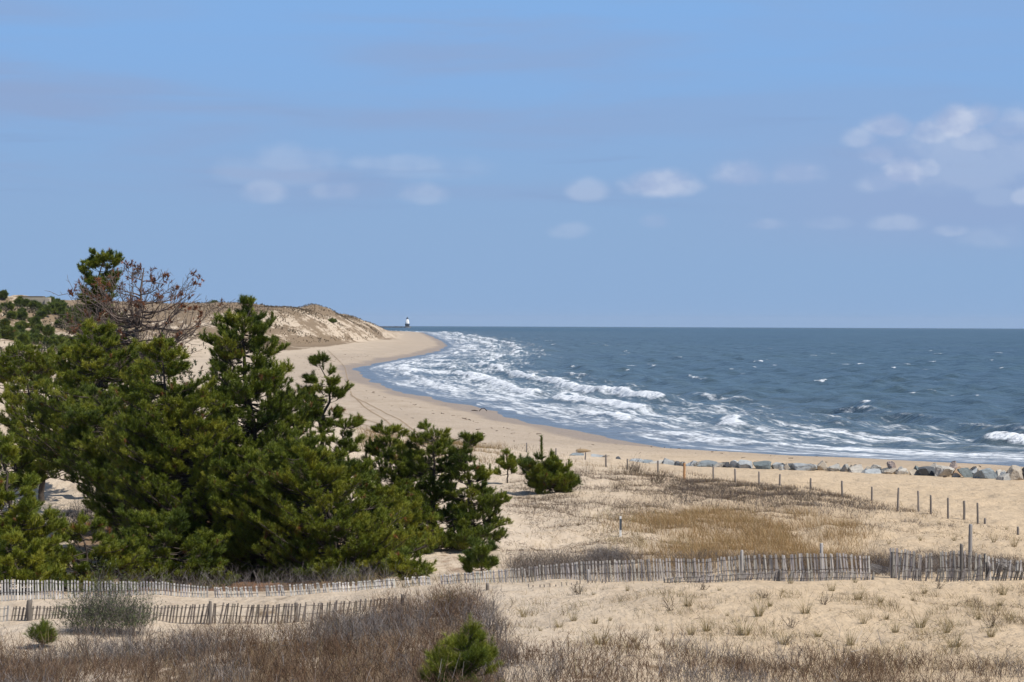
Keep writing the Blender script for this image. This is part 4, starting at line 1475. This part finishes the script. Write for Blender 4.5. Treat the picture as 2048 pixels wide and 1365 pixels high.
def stub_fence():
    rng = np.random.default_rng(26)
    X = (977 - 1024) / F * 76.4
    O = np.array([X, 76.4, gz(X, 76.4)])
    root = empty('buried_fence', O)
    tag(root, 'short post and a line of buried slat tips on the open sand', 'fence')
    V, Fs, C = post_mesh(.21, .055, rng, SLAT_B * .8)
    mesh_np('post', V, Fs, M_WOOD, root, cols=C)
    Vs, Fq_, Cs, off = [], [], [], 0
    for i in range(16):
        px = 1060 + i * 10.5 + rng.normal(0, 2)
        Y = 76.9 + i * .09
        x = (px - 1024) / F * Y
        z = gz(x, Y)
        ux = np.array([1., 0, 0])
        uz = unit(np.array([rng.normal(0, .1), rng.normal(0, .1), 1]))
        V, Fq = box_np(np.array([x, Y, z]) + uz * .0, ux, np.array([0, 1., 0]), uz, .019, .005, rng.uniform(.06, .13))
        Vs.append(V - O); Fq_.append(Fq + off); off += 8
        Cs.append(np.tile(SLAT_B, (8, 1)))
    mesh_np('slat_panel', np.vstack(Vs), np.vstack(Fq_), M_WOOD, root, cols=np.vstack(Cs), smooth=False)


stub_fence()


def fallen_panel(label, px, py, w, n, tilt, seed):
    rng = np.random.default_rng(seed)
    c = at(px, py, 79.6)
    c[2] = gz(c[0], c[1]) + .05
    Vs, Fs, Cs, off = [], [], [], 0
    for i in range(n):
        t = i / (n - 1) - .5
        d = unit(np.array([math.cos(tilt + .25 * t), -.35, math.sin(tilt + .25 * t)]))
        p = np.array([t * w * .25, t * .25, .16 + t * w * .28])
        uy = unit(np.cross(d, np.array([0, 1., 0])))
        ux = np.cross(uy, d)
        V, Fq = box_np(p + d * rng.normal(0, .03), ux, uy, d, .019, .005, .46)
        Vs.append(V); Fs.append(Fq + off); off += 8
        Cs.append(np.tile(SLAT_G * rng.uniform(.6, 1.1), (8, 1)))
    o = mesh_np('fallen_slats', np.vstack(Vs), np.vstack(Fs), M_WOOD, cols=np.vstack(Cs), smooth=False)
    o.location = c
    tag(o, label, 'fence panel')


fallen_panel('fallen slats lying in the gap of the fence', 1768, 1160, .75, 9, -.35, 31)
fallen_panel('collapsed pale slats slanting down at the right picture edge', 2026, 1162, 1.0, 14, -.75, 32)

# ------------------------------------------------------------------ posts along the beach
POSTS = [(1054, 886, 897, 204), (1113, 897, 915, 192), (1171.7, 905, 926, 186), (1213, 909.6, 938.7, 177), (1256, 918, 938.7, 174), (1317, 921.7, 947, 168), (1370, 926.6, 959.4, 160), (1427.5, 933, 960.6, 160), (1472, 938, 966, 157), (1519.6, 943.6, 971, 154),
         (1561, 949, 974, 152), (1622.6, 957, 981, 148), (1686, 962, 993, 142), (1745, 974, 1003, 139), (1797, 976, 1016, 133), (1839, 982, 1025, 130.5), (1864, 991, 1032, 129), (1898, 996, 1039, 127), (1930.6, 1002, 1038, 127), (1957.7, 1006, 1046, 124.5),
         (1972, 1037, 1047, 124), (2038, 1054, 1068, 119)]
PLAB = ['stubby far post at the landward end of the beach post line, beside dune grass', 'grey beach post just right of the tall pine candle', 'thin beach post in front of the driftwood log', 'grey beach post midway between the driftwood log and the big dark bare bush', 'grey beach post behind the big dark bare bush',
        'grey beach post next left of the orange one', 'orange brown beach post, the only one so coloured', 'grey beach post next right of the orange one', 'second grey beach post right of the orange one', 'third grey beach post right of the orange one, below the teal boulder', 'fourth grey beach post right of the orange one',
        'fifth beach post right of the orange one, short and wide', 'sixth beach post right of the orange one, where the heath thins out', 'beach post on the dune shoulder with a clump of grass at its left', 'slightly bent beach post right of the dune shoulder', 'beach post with the dark slate boulder above it, taller than its right neighbour',
        'beach post close right of the one under the dark slate boulder', 'third from the end of the six tall seaward posts, thin and dark', 'second from the end of the tall seaward posts', 'last tall seaward beach post, rightmost at full height', 'short stump right after the last tall beach post', 'small stump of a post at the right picture edge in tan grass']


def beach_posts():
    rng = np.random.default_rng(41)
    for i, (px, ty, by, Y) in enumerate(POSTS):
        X = (px - 1024) / F * Y
        zb = gz(X, Y)
        h = max(HC - (ty - float(yh(px))) / F * Y - zb, .25)
        col = np.array([.22, .195, .175]) * rng.uniform(.85, 1.1)
        r = .055
        if i == 6:
            col = np.array([.46, .26, .13]); r = .08
        if i in (16, 17):
            col = col * .8
        V, Fs, C = post_mesh(h, r * rng.uniform(.9, 1.1), rng, col, lean=(rng.normal(0, .02), 0))
        o = mesh_np('beach_post', V, Fs, M_WOOD, cols=C)
        o.location = (X, Y, zb)
        tag(o, PLAB[i], 'post', 'posts along the seaward edge of the dune')
    # the tall grey post behind the fence
    Y = 96.0
    px = 1942.6
    X = (px - 1024) / F * Y
    zb = gz(X, Y)
    V, Fs, C = post_mesh(HC - (1049 - float(yh(px))) / F * Y - zb, .075, rng, np.array([.30, .28, .265]))
    o = mesh_np('tall_post', V, Fs, M_WOOD, cols=C)
    o.location = (X, Y, zb)
    tag(o, 'tall pale grey post standing on the sand right behind the tangled fence', 'post')
    # white marker stake with its dark plate
    Y = 112.0
    px = 1242.6
    X = (px - 1024) / F * Y
    zb = gz(X, Y)
    h = HC - (1033 - float(yh(px))) / F * Y - zb
    root = empty('marker_stake', (X, Y, zb))
    tag(root, 'white marker stake with a dark band, alone in the hollow of the dunes', 'marker stake')
    e = np.eye(3)
    m1, b1, o1 = mat_new('white_paint')
    principled(b1, o1, b1.mix(b1.step(b1.noise(b1.node('ShaderNodeNewGeometry').outputs['Position'], 14, 3), .45, .8, 0, .4), (.80, .80, .78), (.55, .54, .5)), .5, .4)
    V, Fq = box_np(np.array([0, 0, h / 2 - .15]), e[0], e[1], e[2], .055, .03, h / 2 + .15)
    V[[1, 3, 5, 7], :2] *= .8
    mesh_np('stake', V, Fq, m1, root, smooth=False)
    V, Fq = box_np(np.array([.008, -.035, h * .60]), e[0], e[1], e[2], .045, .006, h * .27)
    m2, b2, o2 = mat_new('dark_plate')
    principled(b2, o2, (.07, .085, .10), .5, .3)
    mesh_np('plate', V, Fq, m2, root, smooth=False)


beach_posts()


# ------------------------------------------------------------------ boulders
def rock_material():
    m, b, out = mat_new('boulder_stone')
    c = b.attr('tint', 'Color')
    tc = b.node('ShaderNodeTexCoord').outputs['Object']
    n1 = b.noise(tc, 2.2, 6, .65)
    n2 = b.noise(b.vscale(tc, (1.5, 1.5, 7.0)), 1.6, 5, .6, .8)
    col = b.mix(b.step(n1, .35, .7, 0, .6), c, b.mix(1.0, c, (.5, .52, .56), 'MULTIPLY'))
    col = b.mix(b.step(n2, .55, .72, 0, .45), col, b.mix(1.0, c, (1.4, 1.35, 1.25), 'MULTIPLY'))
    nrm = bump(b, n1, .8, .12)
    principled(b, out, col, .8, .3, nrm)
    return m


M_ROCK = rock_material()
RC = {'pale': (.40, .385, .36), 'grey': (.29, .29, .285), 'blue': (.20, .235, .265), 'teal': (.16, .195, .21), 'slate': (.085, .095, .11), 'tan': (.38, .34, .29), 'pink': (.36, .30, .28), 'orange': (.33, .24, .17), 'paleblue': (.34, .37, .40), 'dark': (.06, .062, .07)}
# x left, x right, top y, base y, colour, label, depth offset
ROCKS = [
    (2039, 2066, 937, 957, 'dark', 'boulder painted shadow dark, cut by the right picture edge', .8),  # near-black colour stands for the shadow on this boulder
    (2012, 2046, 934, 963, 'tan', 'big tan grey boulder with a rounded top at the right end of the boulder row', 0),
    (1995, 2027, 948, 965, 'grey', 'low flat grey boulder in front of the big tan grey one', -.9),
    (1990, 2014, 941, 951, 'pale', 'pale flat boulder wedged behind the big blue grey boulder', 1.2),
    (1950, 1992, 938, 959, 'blue', 'big blue grey boulder with a slanting face, widest of the row', 0),
    (1944, 1968, 935, 952, 'tan', 'tan boulder half hidden behind the big blue grey one', 1.6),
    (1918, 1948, 938, 957, 'teal', 'teal grey veined boulder left of the big blue grey one', 0),
    (1906, 1922, 947, 956, 'grey', 'small grey boulder between the square pale boulder and the teal grey one', -.4),
    (1906, 1925, 935, 949, 'orange', 'rust coloured boulder behind the square pale boulder', 1.0),
    (1898, 1918, 925, 938, 'pink', 'pinkish grey boulder standing highest above the row', 2.0),
    (1872, 1908, 933, 956, 'pale', 'big square pale grey boulder', 0),
    (1837, 1873, 935, 954, 'slate', 'dark slate boulder next to the square pale boulder', .2),
    (1854, 1873, 929, 938, 'pale', 'pale block perched behind the dark slate boulder', 1.6),
    (1826, 1840, 933, 942, 'teal', 'small teal boulder behind the tan grey one left of the slate boulder', 1.0),
    (1820, 1844, 940, 953, 'tan', 'tan grey pointed boulder left of the slate boulder', -.2),
    (1797, 1818, 935, 952, 'grey', 'grey boulder with a dark gap at its right side', .5),
    (1792, 1814, 938, 951, 'pale', 'pale sandy boulder leaning on the grey one with the dark gap', 0),
    (1770, 1794, 937, 950, 'tan', 'sand coloured boulder below the small pink one', .1),
    (1777, 1794, 925, 937, 'pink', 'small pink boulder on top of the row', 1.8),
    (1758, 1784, 936, 943, 'slate', 'dark low boulder behind the pale blue one', 1.2),
    (1743, 1764, 931, 943, 'pale', 'light grey boulder behind the pale blue front one', 1.2),
    (1731, 1768, 939, 951, 'paleblue', 'pale blue boulder sloping towards the sand near the beach post on the dune shoulder', -.3),
    (1700, 1732, 931, 948, 'pale', 'pale tan boulder with a broad face above the dune shoulder', 0),
    (1684, 1706, 929, 946, 'grey', 'grey boulder left of the broad pale tan one', .6),
    (1656, 1684, 929, 941, 'grey', 'grey boulder behind the sixth post right of the orange one', .4),
    (1632, 1657, 923, 937, 'tan', 'tan boulder with an overhanging top', .9),
    (1590, 1632, 928, 938, 'paleblue', 'long low pale blue boulder half buried in sand', 0),
    (1568, 1597, 928, 938, 'slate', 'low boulder with one dark end, right of the lone small stone', .5),
    (1545, 1570, 926, 933, 'paleblue', 'flat pale boulder buried to its top right of the teal boulder', .5),
    (1559, 1568, 938, 943, 'grey', 'lone small stone on the sand in front of the boulder row', -2.2),
    (1510, 1542, 924, 941, 'teal', 'dark teal boulder sloping down to the right', -.2),
    (1480, 1506, 922, 938, 'paleblue', 'pale triangular boulder next left of the dark teal one', .2),
    (1462, 1482, 922, 936, 'paleblue', 'pale boulder with a small dark cap', .5),
    (1448, 1464, 928, 935, 'dark', 'small black boulder behind the second post right of the orange one', 0),
    (1424, 1452, 926, 936, 'pale', 'white streaked boulder behind the first post right of the orange one', .2),
    (1397, 1432, 922, 934, 'blue', 'flat topped blue grey boulder with a dark left edge', .5),
    (1368, 1394, 925, 937, 'paleblue', 'pale blue boulder right behind the orange post', .2),
    (1350, 1371, 926, 933, 'slate', 'thin dark slab left of the orange post', .6),
    (1326, 1350, 917, 933, 'paleblue', 'tall pale boulder with a blue shadowed flank left of the orange post', .4),
    (1300, 1328, 927, 934, 'pale', 'low pale boulder joining the tall pale one', 0),
    (1287, 1312, 919, 934, 'blue', 'blue grey boulder behind the post left of the orange one', .5),
    (1258, 1292, 921, 932, 'paleblue', 'wide pale blue boulder buried to its top behind the big dark bare bush', .5),
    (1233, 1244, 920, 930, 'slate', 'small dark boulder with a white foot near the left end of the boulder row', .6),
    (1185, 1214, 924, 931, 'paleblue', 'flat pale boulder left of the post near the driftwood log', .6),
    (1136, 1166, 921, 929, 'blue', 'last low blue grey boulder at the left end of the row, almost buried', 1.5)]


def boulders():
    import bmesh
    rng = np.random.default_rng(51)
    fill = []
    for k in range(34):
        x = rng.uniform(1330, 2050)
        w = rng.uniform(8, 20)
        t = np.interp(x, [1250, 1500, 1700, 1900, 2050], [925, 927, 934, 940, 945]) + rng.uniform(-4, 4)
        fill.append((x - w / 2, x + w / 2, t, t + 8, ['grey', 'pale', 'paleblue', 'slate', 'tan'][rng.integers(0, 5)], 'small broken stone packed in between the larger boulders of the row', rng.uniform(-.3, 1.6)))
    for i, (x0, x1, ty, by, c, lab, dy) in enumerate(ROCKS + fill):
        px = (x0 + x1) / 2
        Y = float(np.interp(px, [1100, 1213, 1400, 1700, 1900, 2060], [196, 192, 188, 183, 178, 174])) + dy
        X = (px - 1024) / F * Y
        zb = gz(X, Y)
        top = HC - (ty - float(yh(px))) / F * Y
        w = (x1 - x0) / F * Y * 1.15
        hgt = max(top - zb, .3) * (1.12 if px > 1330 else .8)
        bm = bmesh.new()
        bmesh.ops.create_icosphere(bm, subdivisions=4, radius=1.0)
        Pn = np.array([v.co[:] for v in bm.verts])
        Pn = np.sign(Pn) * np.abs(Pn) ** .8
        # cut by random planes into flat broken faces
        pl = unit(rng.normal(size=(15, 3)) * np.array([1, 1, .9]))
        ds = np.concatenate([rng.uniform(.38, .58, 8), rng.uniform(.58, .8, 7)])
        for k in range(15):
            s = Pn @ pl[k]
            over = np.clip(s - ds[k], 0, None)
            Pn = Pn - pl[k] * over[:, None]
        Pn = Pn + rng.normal(0, .012, Pn.shape)
        lo, hi = Pn.min(0), Pn.max(0)
        Pn = (Pn - lo) / (hi - lo)
        dep = w * rng.uniform(.7, 1.0)
        sh = rng.uniform(-.15, .15)
        Pn = np.stack([(Pn[:, 0] - .5 + sh * (Pn[:, 2] - .5)) * w, (Pn[:, 1] - .5) * dep, (Pn[:, 2]) * (hgt + .3) - .3], 1)
        Fc = np.array([[v.index for v in f.verts] for f in bm.faces])
        bm.free()
        col = np.tile(np.array(RC[c]) * np.array([1.27, 1.22, 1.13]) * rng.uniform(.85, 1.1), (len(Pn), 1))
        o = mesh_np('boulder', Pn, Fc, M_ROCK, cols=col, smooth=False)
        o.location = (X, Y, zb)
        tag(o, lab, 'boulder', 'boulders in the row across the beach')


boulders()


# ------------------------------------------------------------------ driftwood, tracks, small stones
def driftwood():
    rng = np.random.default_rng(61)
    c = spot(1169, 907, 188, 240)
    zs = np.linspace(-.55, .55, 9)
    P = np.stack([zs, .10 * np.sin(zs * 3), .13 + .05 * np.cos(zs * 2.2)], 1)
    r = np.interp(zs, [-.55, -.4, .1, .55], [.14, .15, .12, .03])
    V, Fq, C = tubes(P[:-1], P[1:], r[:-1], r[1:], np.array([.34, .25, .15]), 9)
    V2, F2, C2 = tubes(np.array([[-.60, -.02, .12]]), np.array([[-.55, 0, .13]]), [.12], [.14], np.array([.07, .05, .04]), 9)
    V3, F3, C3 = tubes(np.array([[-.4, .1, .2]]), np.array([[-.25, .25, .38]]), [.05], [.02], np.array([.30, .22, .14]), 6)
    o = mesh_np('driftwood_log', np.vstack([V, V2, V3]), np.vstack([Fq, F2 + len(V), F3 + len(V) + len(V2)]), M_WOOD, cols=np.vstack([C, C2, C3]))
    o.location = c
    o.scale = (1.05, 1.05, 1.2)
    tag(o, 'short tan driftwood log with a dark end lying on the beach behind a thin post', 'driftwood')
    c = spot(964, 823.5, 300, 420)
    t = np.linspace(-1, 1, 10)
    P = np.stack([t * .55 + .2, t * 0, .05 + .42 * (1 - t ** 2)], 1)
    V, Fq, C = tubes(P[:-1], P[1:], np.full(9, .07), np.full(9, .06), np.array([.06, .05, .042]), 6)
    P2 = np.stack([np.linspace(-1.6, -.5, 5), np.zeros(5), np.array([.12, .16, .16, .12, .08])], 1)
    V2, F2, C2 = tubes(P2[:-1], P2[1:], np.array([.03, .08, .09, .07]), np.array([.08, .09, .07, .04]), np.array([.06, .05, .042]), 6)
    o = mesh_np('driftwood_branch', np.vstack([V, V2]), np.vstack([Fq, F2 + len(V)]), M_WOOD, cols=np.vstack([C, C2]))
    o.location = c
    tag(o, 'dark arched driftwood branch on the wet sand near the waterline', 'driftwood')


driftwood()


def tracks():
    m, b, out = mat_new('disturbed_sand_shade')  # churned sand tone with the shading of the ruts painted in
    pos = b.node('ShaderNodeNewGeometry').outputs['Position']
    n = b.noise(pos, 2.0, 4, .6)
    principled(b, out, b.mix(b.step(n, .3, .7), (.27, .195, .125), (.42, .31, .205)), .95, .1)
    lines = [[(655, 700), (690, 735), (703, 790), (730, 815), (770, 840), (800, 866)], [(700, 792), (750, 815), (800, 840), (838, 868)], [(600, 822), (660, 830), (700, 840), (745, 855)], [(600, 812), (670, 822), (720, 835), (768, 852)]]
    Vs, Fs, off = [], [], 0
    for ln in lines:
        pts = np.array([spot(x, y, 215, 950)[:2] for x, y in ln])
        t = np.linspace(0, len(pts) - 1, 70)
        X = np.interp(t, np.arange(len(pts)), pts[:, 0])
        Y = np.interp(t, np.arange(len(pts)), pts[:, 1])
        w = .10
        d = unit(np.stack([np.gradient(X), np.gradient(Y)], 1))
        Lx, Ly = X - d[:, 1] * w, Y + d[:, 0] * w
        Rx, Ry = X + d[:, 1] * w, Y - d[:, 0] * w
        V = np.stack([np.stack([Lx, Ly, ground(Lx, Ly) + .02], 1), np.stack([Rx, Ry, ground(Rx, Ry) + .02], 1)], 1).reshape(-1, 3)
        i = np.arange(len(t) - 1)[:, None] * 2
        Vs.append(V); Fs.append(i + np.array([[0, 1, 3, 2]]) + off); off += len(V)
    o = mesh_np('tyre_tracks', np.vstack(Vs), np.vstack(Fs), m)
    tag(o, kind='structure')


tracks()


def wrack():
    rng = np.random.default_rng(66)
    n = 60000
    X = rng.uniform(-70, 75, n)
    Y = rng.uniform(130, 900, n)
    di, sa = shore(X, Y)
    line = 10.5 + 5 * (fbm(sa / 30, sa * 0, 67, 3) - .5)
    k = (np.abs(di - line) < .5) & (rng.uniform(0, 1, n) < sstep(fbm(sa / 8, di, 68, 3), .40, .6))
    k |= (di > 12) & (di < 50) & (rng.uniform(0, 1, n) < .035)
    X, Y = X[k], Y[k]
    m_ = len(X)
    P = np.stack([X, Y, ground(X, Y) + .02], 1)
    D = np.stack([rng.normal(0, 1, m_), rng.normal(0, 1, m_), np.full(m_, .10)], 1)
    c = BROWN[rng.integers(0, 4, m_)] * rng.uniform(.5, 1.1, (m_, 1))
    V, Fq, C = ribbons(P, D, rng.uniform(.15, .6, m_), rng.uniform(.04, .12, m_), c, None, 2, rng, .5)
    o = mesh_np('beach_debris', V, Fq, M_TWIG, cols=C, smooth=False)
    tag(o, 'dark bits of weed and wood strewn over the beach', 'debris', kind='stuff')


wrack()


# ------------------------------------------------------------------ lighthouse and breakwater
def plain(name, col, rough=.6, spec=.3):
    m, b, out = mat_new(name)
    n = b.noise(b.node('ShaderNodeTexCoord').outputs['Object'], .6, 4, .6)
    principled(b, out, b.mix(b.step(n, .35, .75, 0, .3), col, tuple(c * .7 for c in col)), rough, spec)
    return m


def lathe(prof, n=20):
    V = [(r * math.cos(2 * math.pi * k / n), r * math.sin(2 * math.pi * k / n), z) for r, z in prof for k in range(n)]
    Fq = [(i * n + k, i * n + (k + 1) % n, (i + 1) * n + (k + 1) % n, (i + 1) * n + k) for i in range(len(prof) - 1) for k in range(n)]
    return np.array(V), np.array(Fq)


def lighthouse():
    Y = 6000.0
    X = (814.5 - 1024) / F * Y
    zd = -(X * X + Y * Y) / (2 * RE)
    root = empty('lighthouse', (X, Y, zd))
    tag(root, 'small white lighthouse on a dark round base far out at sea', 'lighthouse')
    W, K, R_ = plain('white_iron', (.8, .8, .79)), plain('dark_iron', (.035, .045, .06)), plain('pier_stone', (.16, .16, .165))
    V, Fq = lathe([(9.5, -1), (9.0, 2.0), (7.0, 2.6), (0.1, 2.8)], 14)
    V[:, 2] += np.random.default_rng(3).normal(0, .25, len(V))
    mesh_np('rock_base', V, Fq, R_, root, smooth=False)
    V, Fq = lathe([(5.0, 1.5), (5.2, 6.0), (5.9, 8.6), (6.1, 9.4), (0.1, 9.5)])
    mesh_np('caisson', V, Fq, K, root)
    V, Fq = lathe([(4.7, 9.3), (4.5, 14), (4.1, 14.2), (3.6, 18.2), (3.0, 18.4), (2.5, 21.0), (0.1, 21.1)])
    mesh_np('tower', V, Fq, W, root)
    V, Fq = lathe([(2.6, 20.9), (3.1, 21.15), (3.1, 22.1), (3.0, 22.1), (3.0, 21.3), (.1, 21.3)])
    mesh_np('gallery', V, Fq, K, root)
    V, Fq = lathe([(1.7, 21.2), (1.7, 23.6), (2.0, 23.7), (1.3, 24.6), (.35, 25.2), (.3, 25.9), (.02, 26.1)])
    mesh_np('lantern', V, Fq, K, root)
    rng = np.random.default_rng(4)
    for (a, z) in ((-1.75, 11.2), (-1.2, 11.2), (-1.5, 15.8)):
        rr = 4.64 if z < 14 else 3.95
        d = np.array([math.cos(a), math.sin(a), 0])
        V, Fq = box_np(d * rr + np.array([0, 0, z]), np.array([-d[1], d[0], 0]), d, np.array([0, 0, 1.]), .45, .12, .8)
        mesh_np('window', V, Fq, K, root, smooth=False)
    # breakwater: long low heap of stone
    n = 60
    xs = np.linspace((640 - 1024) / F * 6100, X - 12, n)
    prof = [(-7, -1.5), (-5.5, 1.2), (-3, 3.0), (3, 3.1), (6, 1.0), (7.5, -1.5)]
    V = []
    for x in xs:
        yy = 6000 + (X - x) * .35
        dz = -(x * x + yy * yy) / (2 * RE)
        for (dy, z) in prof:
            V.append((x + rng.normal(0, .5), yy + dy + rng.normal(0, .4), z + rng.normal(0, .35) + dz))
    V = np.array(V)
    Fq = np.array([(i * 6 + k, i * 6 + k + 1, (i + 1) * 6 + k + 1, (i + 1) * 6 + k) for i in range(n - 1) for k in range(5)])
    o = mesh_np('breakwater', V, Fq, plain('breakwater_stone', (.075, .085, .10)), smooth=False)
    tag(o, 'long dark stone breakwater running out to the lighthouse', 'breakwater')


lighthouse()


# ------------------------------------------------------------------ far hill: bunker and pines
def far_hill():
    rng = np.random.default_rng(91)
    Y = 842.0
    X = (72 - 1024) / F * Y
    zb = at(72, 604, Y)[2] - (X * X + Y * Y) / (2 * RE)
    root = empty('bunker', (X, Y, zb))
    tag(root, 'low pale concrete bunker wall on top of the far left hill', 'bunker')
    e = np.eye(3)
    m = plain('old_concrete', (.42, .37, .29), .9, .1)
    V, Fq = box_np(np.array([0, 1.0, -.2]), e[0], e[1], e[2], 4.4, 2.5, 1.7)
    mesh_np('wall', V, Fq, m, root, smooth=False)
    V, Fq = box_np(np.array([4.1, -1.75, -.4]), e[0], e[1], e[2], .75, .6, 1.5)
    mesh_np('buttress', V, Fq, m, root, smooth=False)
    V, Fq = box_np(np.array([-1.6, 1.2, 1.72]), e[0], e[1], e[2], 4.0, 2.4, .22)
    mesh_np('roof_slab', V, Fq, plain('turf_roof', (.14, .115, .07), .95, .1), root, smooth=False)
    G = 'scattered pines on the far left hill'

    def hp(px, py, w, h, Yd, lab, hue, sd, zb=None):
        x = (px - 1024) / F * Yd
        g = gz(x, Yd) if zb is None else zb
        gp = float(yh(px)) + (HC - g) / Yd * F
        hh = h
        rows = [(gp - hh, px - w * .12, px + w * .12), (gp - hh * .7, px - w * .42, px + w * .42), (gp - hh * .35, px - w * .5, px + w * .5), (gp - hh * .08, px - w * .4, px + w * .4)]
        pine(lab, rows, px, Yd, sd, 1, size=1.0, nn=16, hue=hue, group=G, branches=26, candles=0, width=.02)
    hp(7, 0, 13, 14, 845, 'small dark pine on the crest of the far hill at the left picture edge', -.25, 901)
    hp(38, 0, 20, 19, 838, 'dark flat topped pine on the crest of the far hill left of the bunker', -.25, 902)
    spots = []
    for i in range(85):
        px = rng.uniform(-15, 190)
        Yd = rng.uniform(640, 810) if px < 95 else rng.uniform(640, 900)
        spots.append((px, Yd))
    for i, (px, Yd) in enumerate(spots):
        if rng.uniform() < .12:
            continue
        hp(px, 0, rng.uniform(14, 30) * 760 / Yd, rng.uniform(10, 20) * 760 / Yd, Yd, 'dark green bushy pine among many on the slope of the far left hill', rng.uniform(-.32, -.12), 910 + i)
    for k, (px, Yd, w, h) in enumerate([(52, 828, 16, 12), (68, 824, 20, 11), (88, 822, 24, 12), (104, 826, 18, 15), (122, 830, 22, 26), (140, 828, 28, 24), (160, 832, 24, 20)]):
        hp(px, 0, w, h, Yd, 'dark green bushy pine among many on the slope of the far left hill', -.25, 890 + k)
    for (px, Yd, w, h, lab) in ((428, 1330, 14, 5, 'dark low bush on the skyline of the tall dune left of the pine leader'), (665, 1290, 12, 6, 'dark round bush in the sand bowl of the tall dune'), (548, 1010, 16, 9, 'dark green bush at the foot of the tall dune beside the pine leader')):
        hp(px, 0, w, h, Yd, lab, -.2, 980 + int(px))


far_hill()


def far_scrub():
    rng = np.random.default_rng(95)

    def lay(name, lab, x0, x1, y0, y1, n, dens, cols, size, w):
        p = scatter(x0, x1, y0, y1, n, dens, rng)
        m_ = len(p)
        c = cols[rng.integers(0, len(cols), m_)] * rng.uniform(.7, 1.2, (m_, 1))
        D = np.array([[0, 0, 1.]]) + rng.normal(0, .25, (m_, 3))
        sz = size * rng.uniform(.5, 1.3, m_) * (0.5 + fbm(p[:, 0] / 6, p[:, 1] / 14, 96, 2))
        V, Fs, C = tufts(p, D, sz, c, c * 1.1, 16, rng, w, 1.15)
        o = mesh_np(name, V, Fs, M_GRASS, cols=C, smooth=False)
        tag(o, lab, 'scrub', kind='stuff')
    GR = np.array([[.07, .085, .045], [.10, .10, .06], [.13, .11, .08], [.16, .13, .10], [.05, .065, .035]])

    def dh(px, py, X, Y):
        e = (1 - sstep(px, 300, 420)) * sstep(py, 596, 612)
        return e * sstep(fbm(X / 10, Y / 40, 97, 4), .40, .56)
    lay('hill_scrub', 'dark grey green scrub covering the far left hill', -185, -20, 300, 1000, 34000, dh, GR, 1.1, .045)
    HE = np.array([[.17, .12, .075], [.22, .16, .10], [.13, .095, .065], [.12, .11, .07]])

    def dd(px, py, X, Y):
        zz = HC - (py - yh(px)) / F * Y
        up = (zz - 2.4) / 18
        k = .12 + .55 * sstep(up, .5, .9) + .5 * (1 - sstep(up, .06, .2)) + 1.6 * (fbm(X / 12, Y / 40, 98, 4) - .5)
        return sstep(px, 360, 440) * (1 - sstep(px, 745, 775)) * sstep(zz, 2.9, 3.4) * np.clip(k, 0, 1)
    lay('dune_heath', 'brown heath and dry grass on the tall far dune', -190, -72, 960, 1850, 30000, dd, HE, .62, .05)


far_scrub()


# ------------------------------------------------------------------ haze
def haze():
    me_v = np.array([(x, y, z) for x in (-10500, 10500) for y in (-300, 16500) for z in (-30, 45)], float)
    Fq = np.array([[0, 1, 3, 2], [4, 6, 7, 5], [0, 4, 5, 1], [2, 3, 7, 6], [0, 2, 6, 4], [1, 5, 7, 3]])
    m = bpy.data.materials.new('haze_air')
    m.use_nodes = True
    m.node_tree.nodes.clear()
    b = NB(m.node_tree)
    out = b.node('ShaderNodeOutputMaterial')
    v = b.node('ShaderNodeVolumePrincipled')
    v.inputs['Color'].default_value = (.80, .88, 1.0, 1)
    v.inputs['Density'].default_value = 0.00002
    v.inputs['Anisotropy'].default_value = 0.0
    m.node_tree.links.new(v.outputs[0], out.inputs['Volume'])
    o = mesh_np('haze', me_v, Fq, m, smooth=False)
    tag(o, 'thin pale sea haze over the whole bay', 'haze', kind='stuff')


haze()
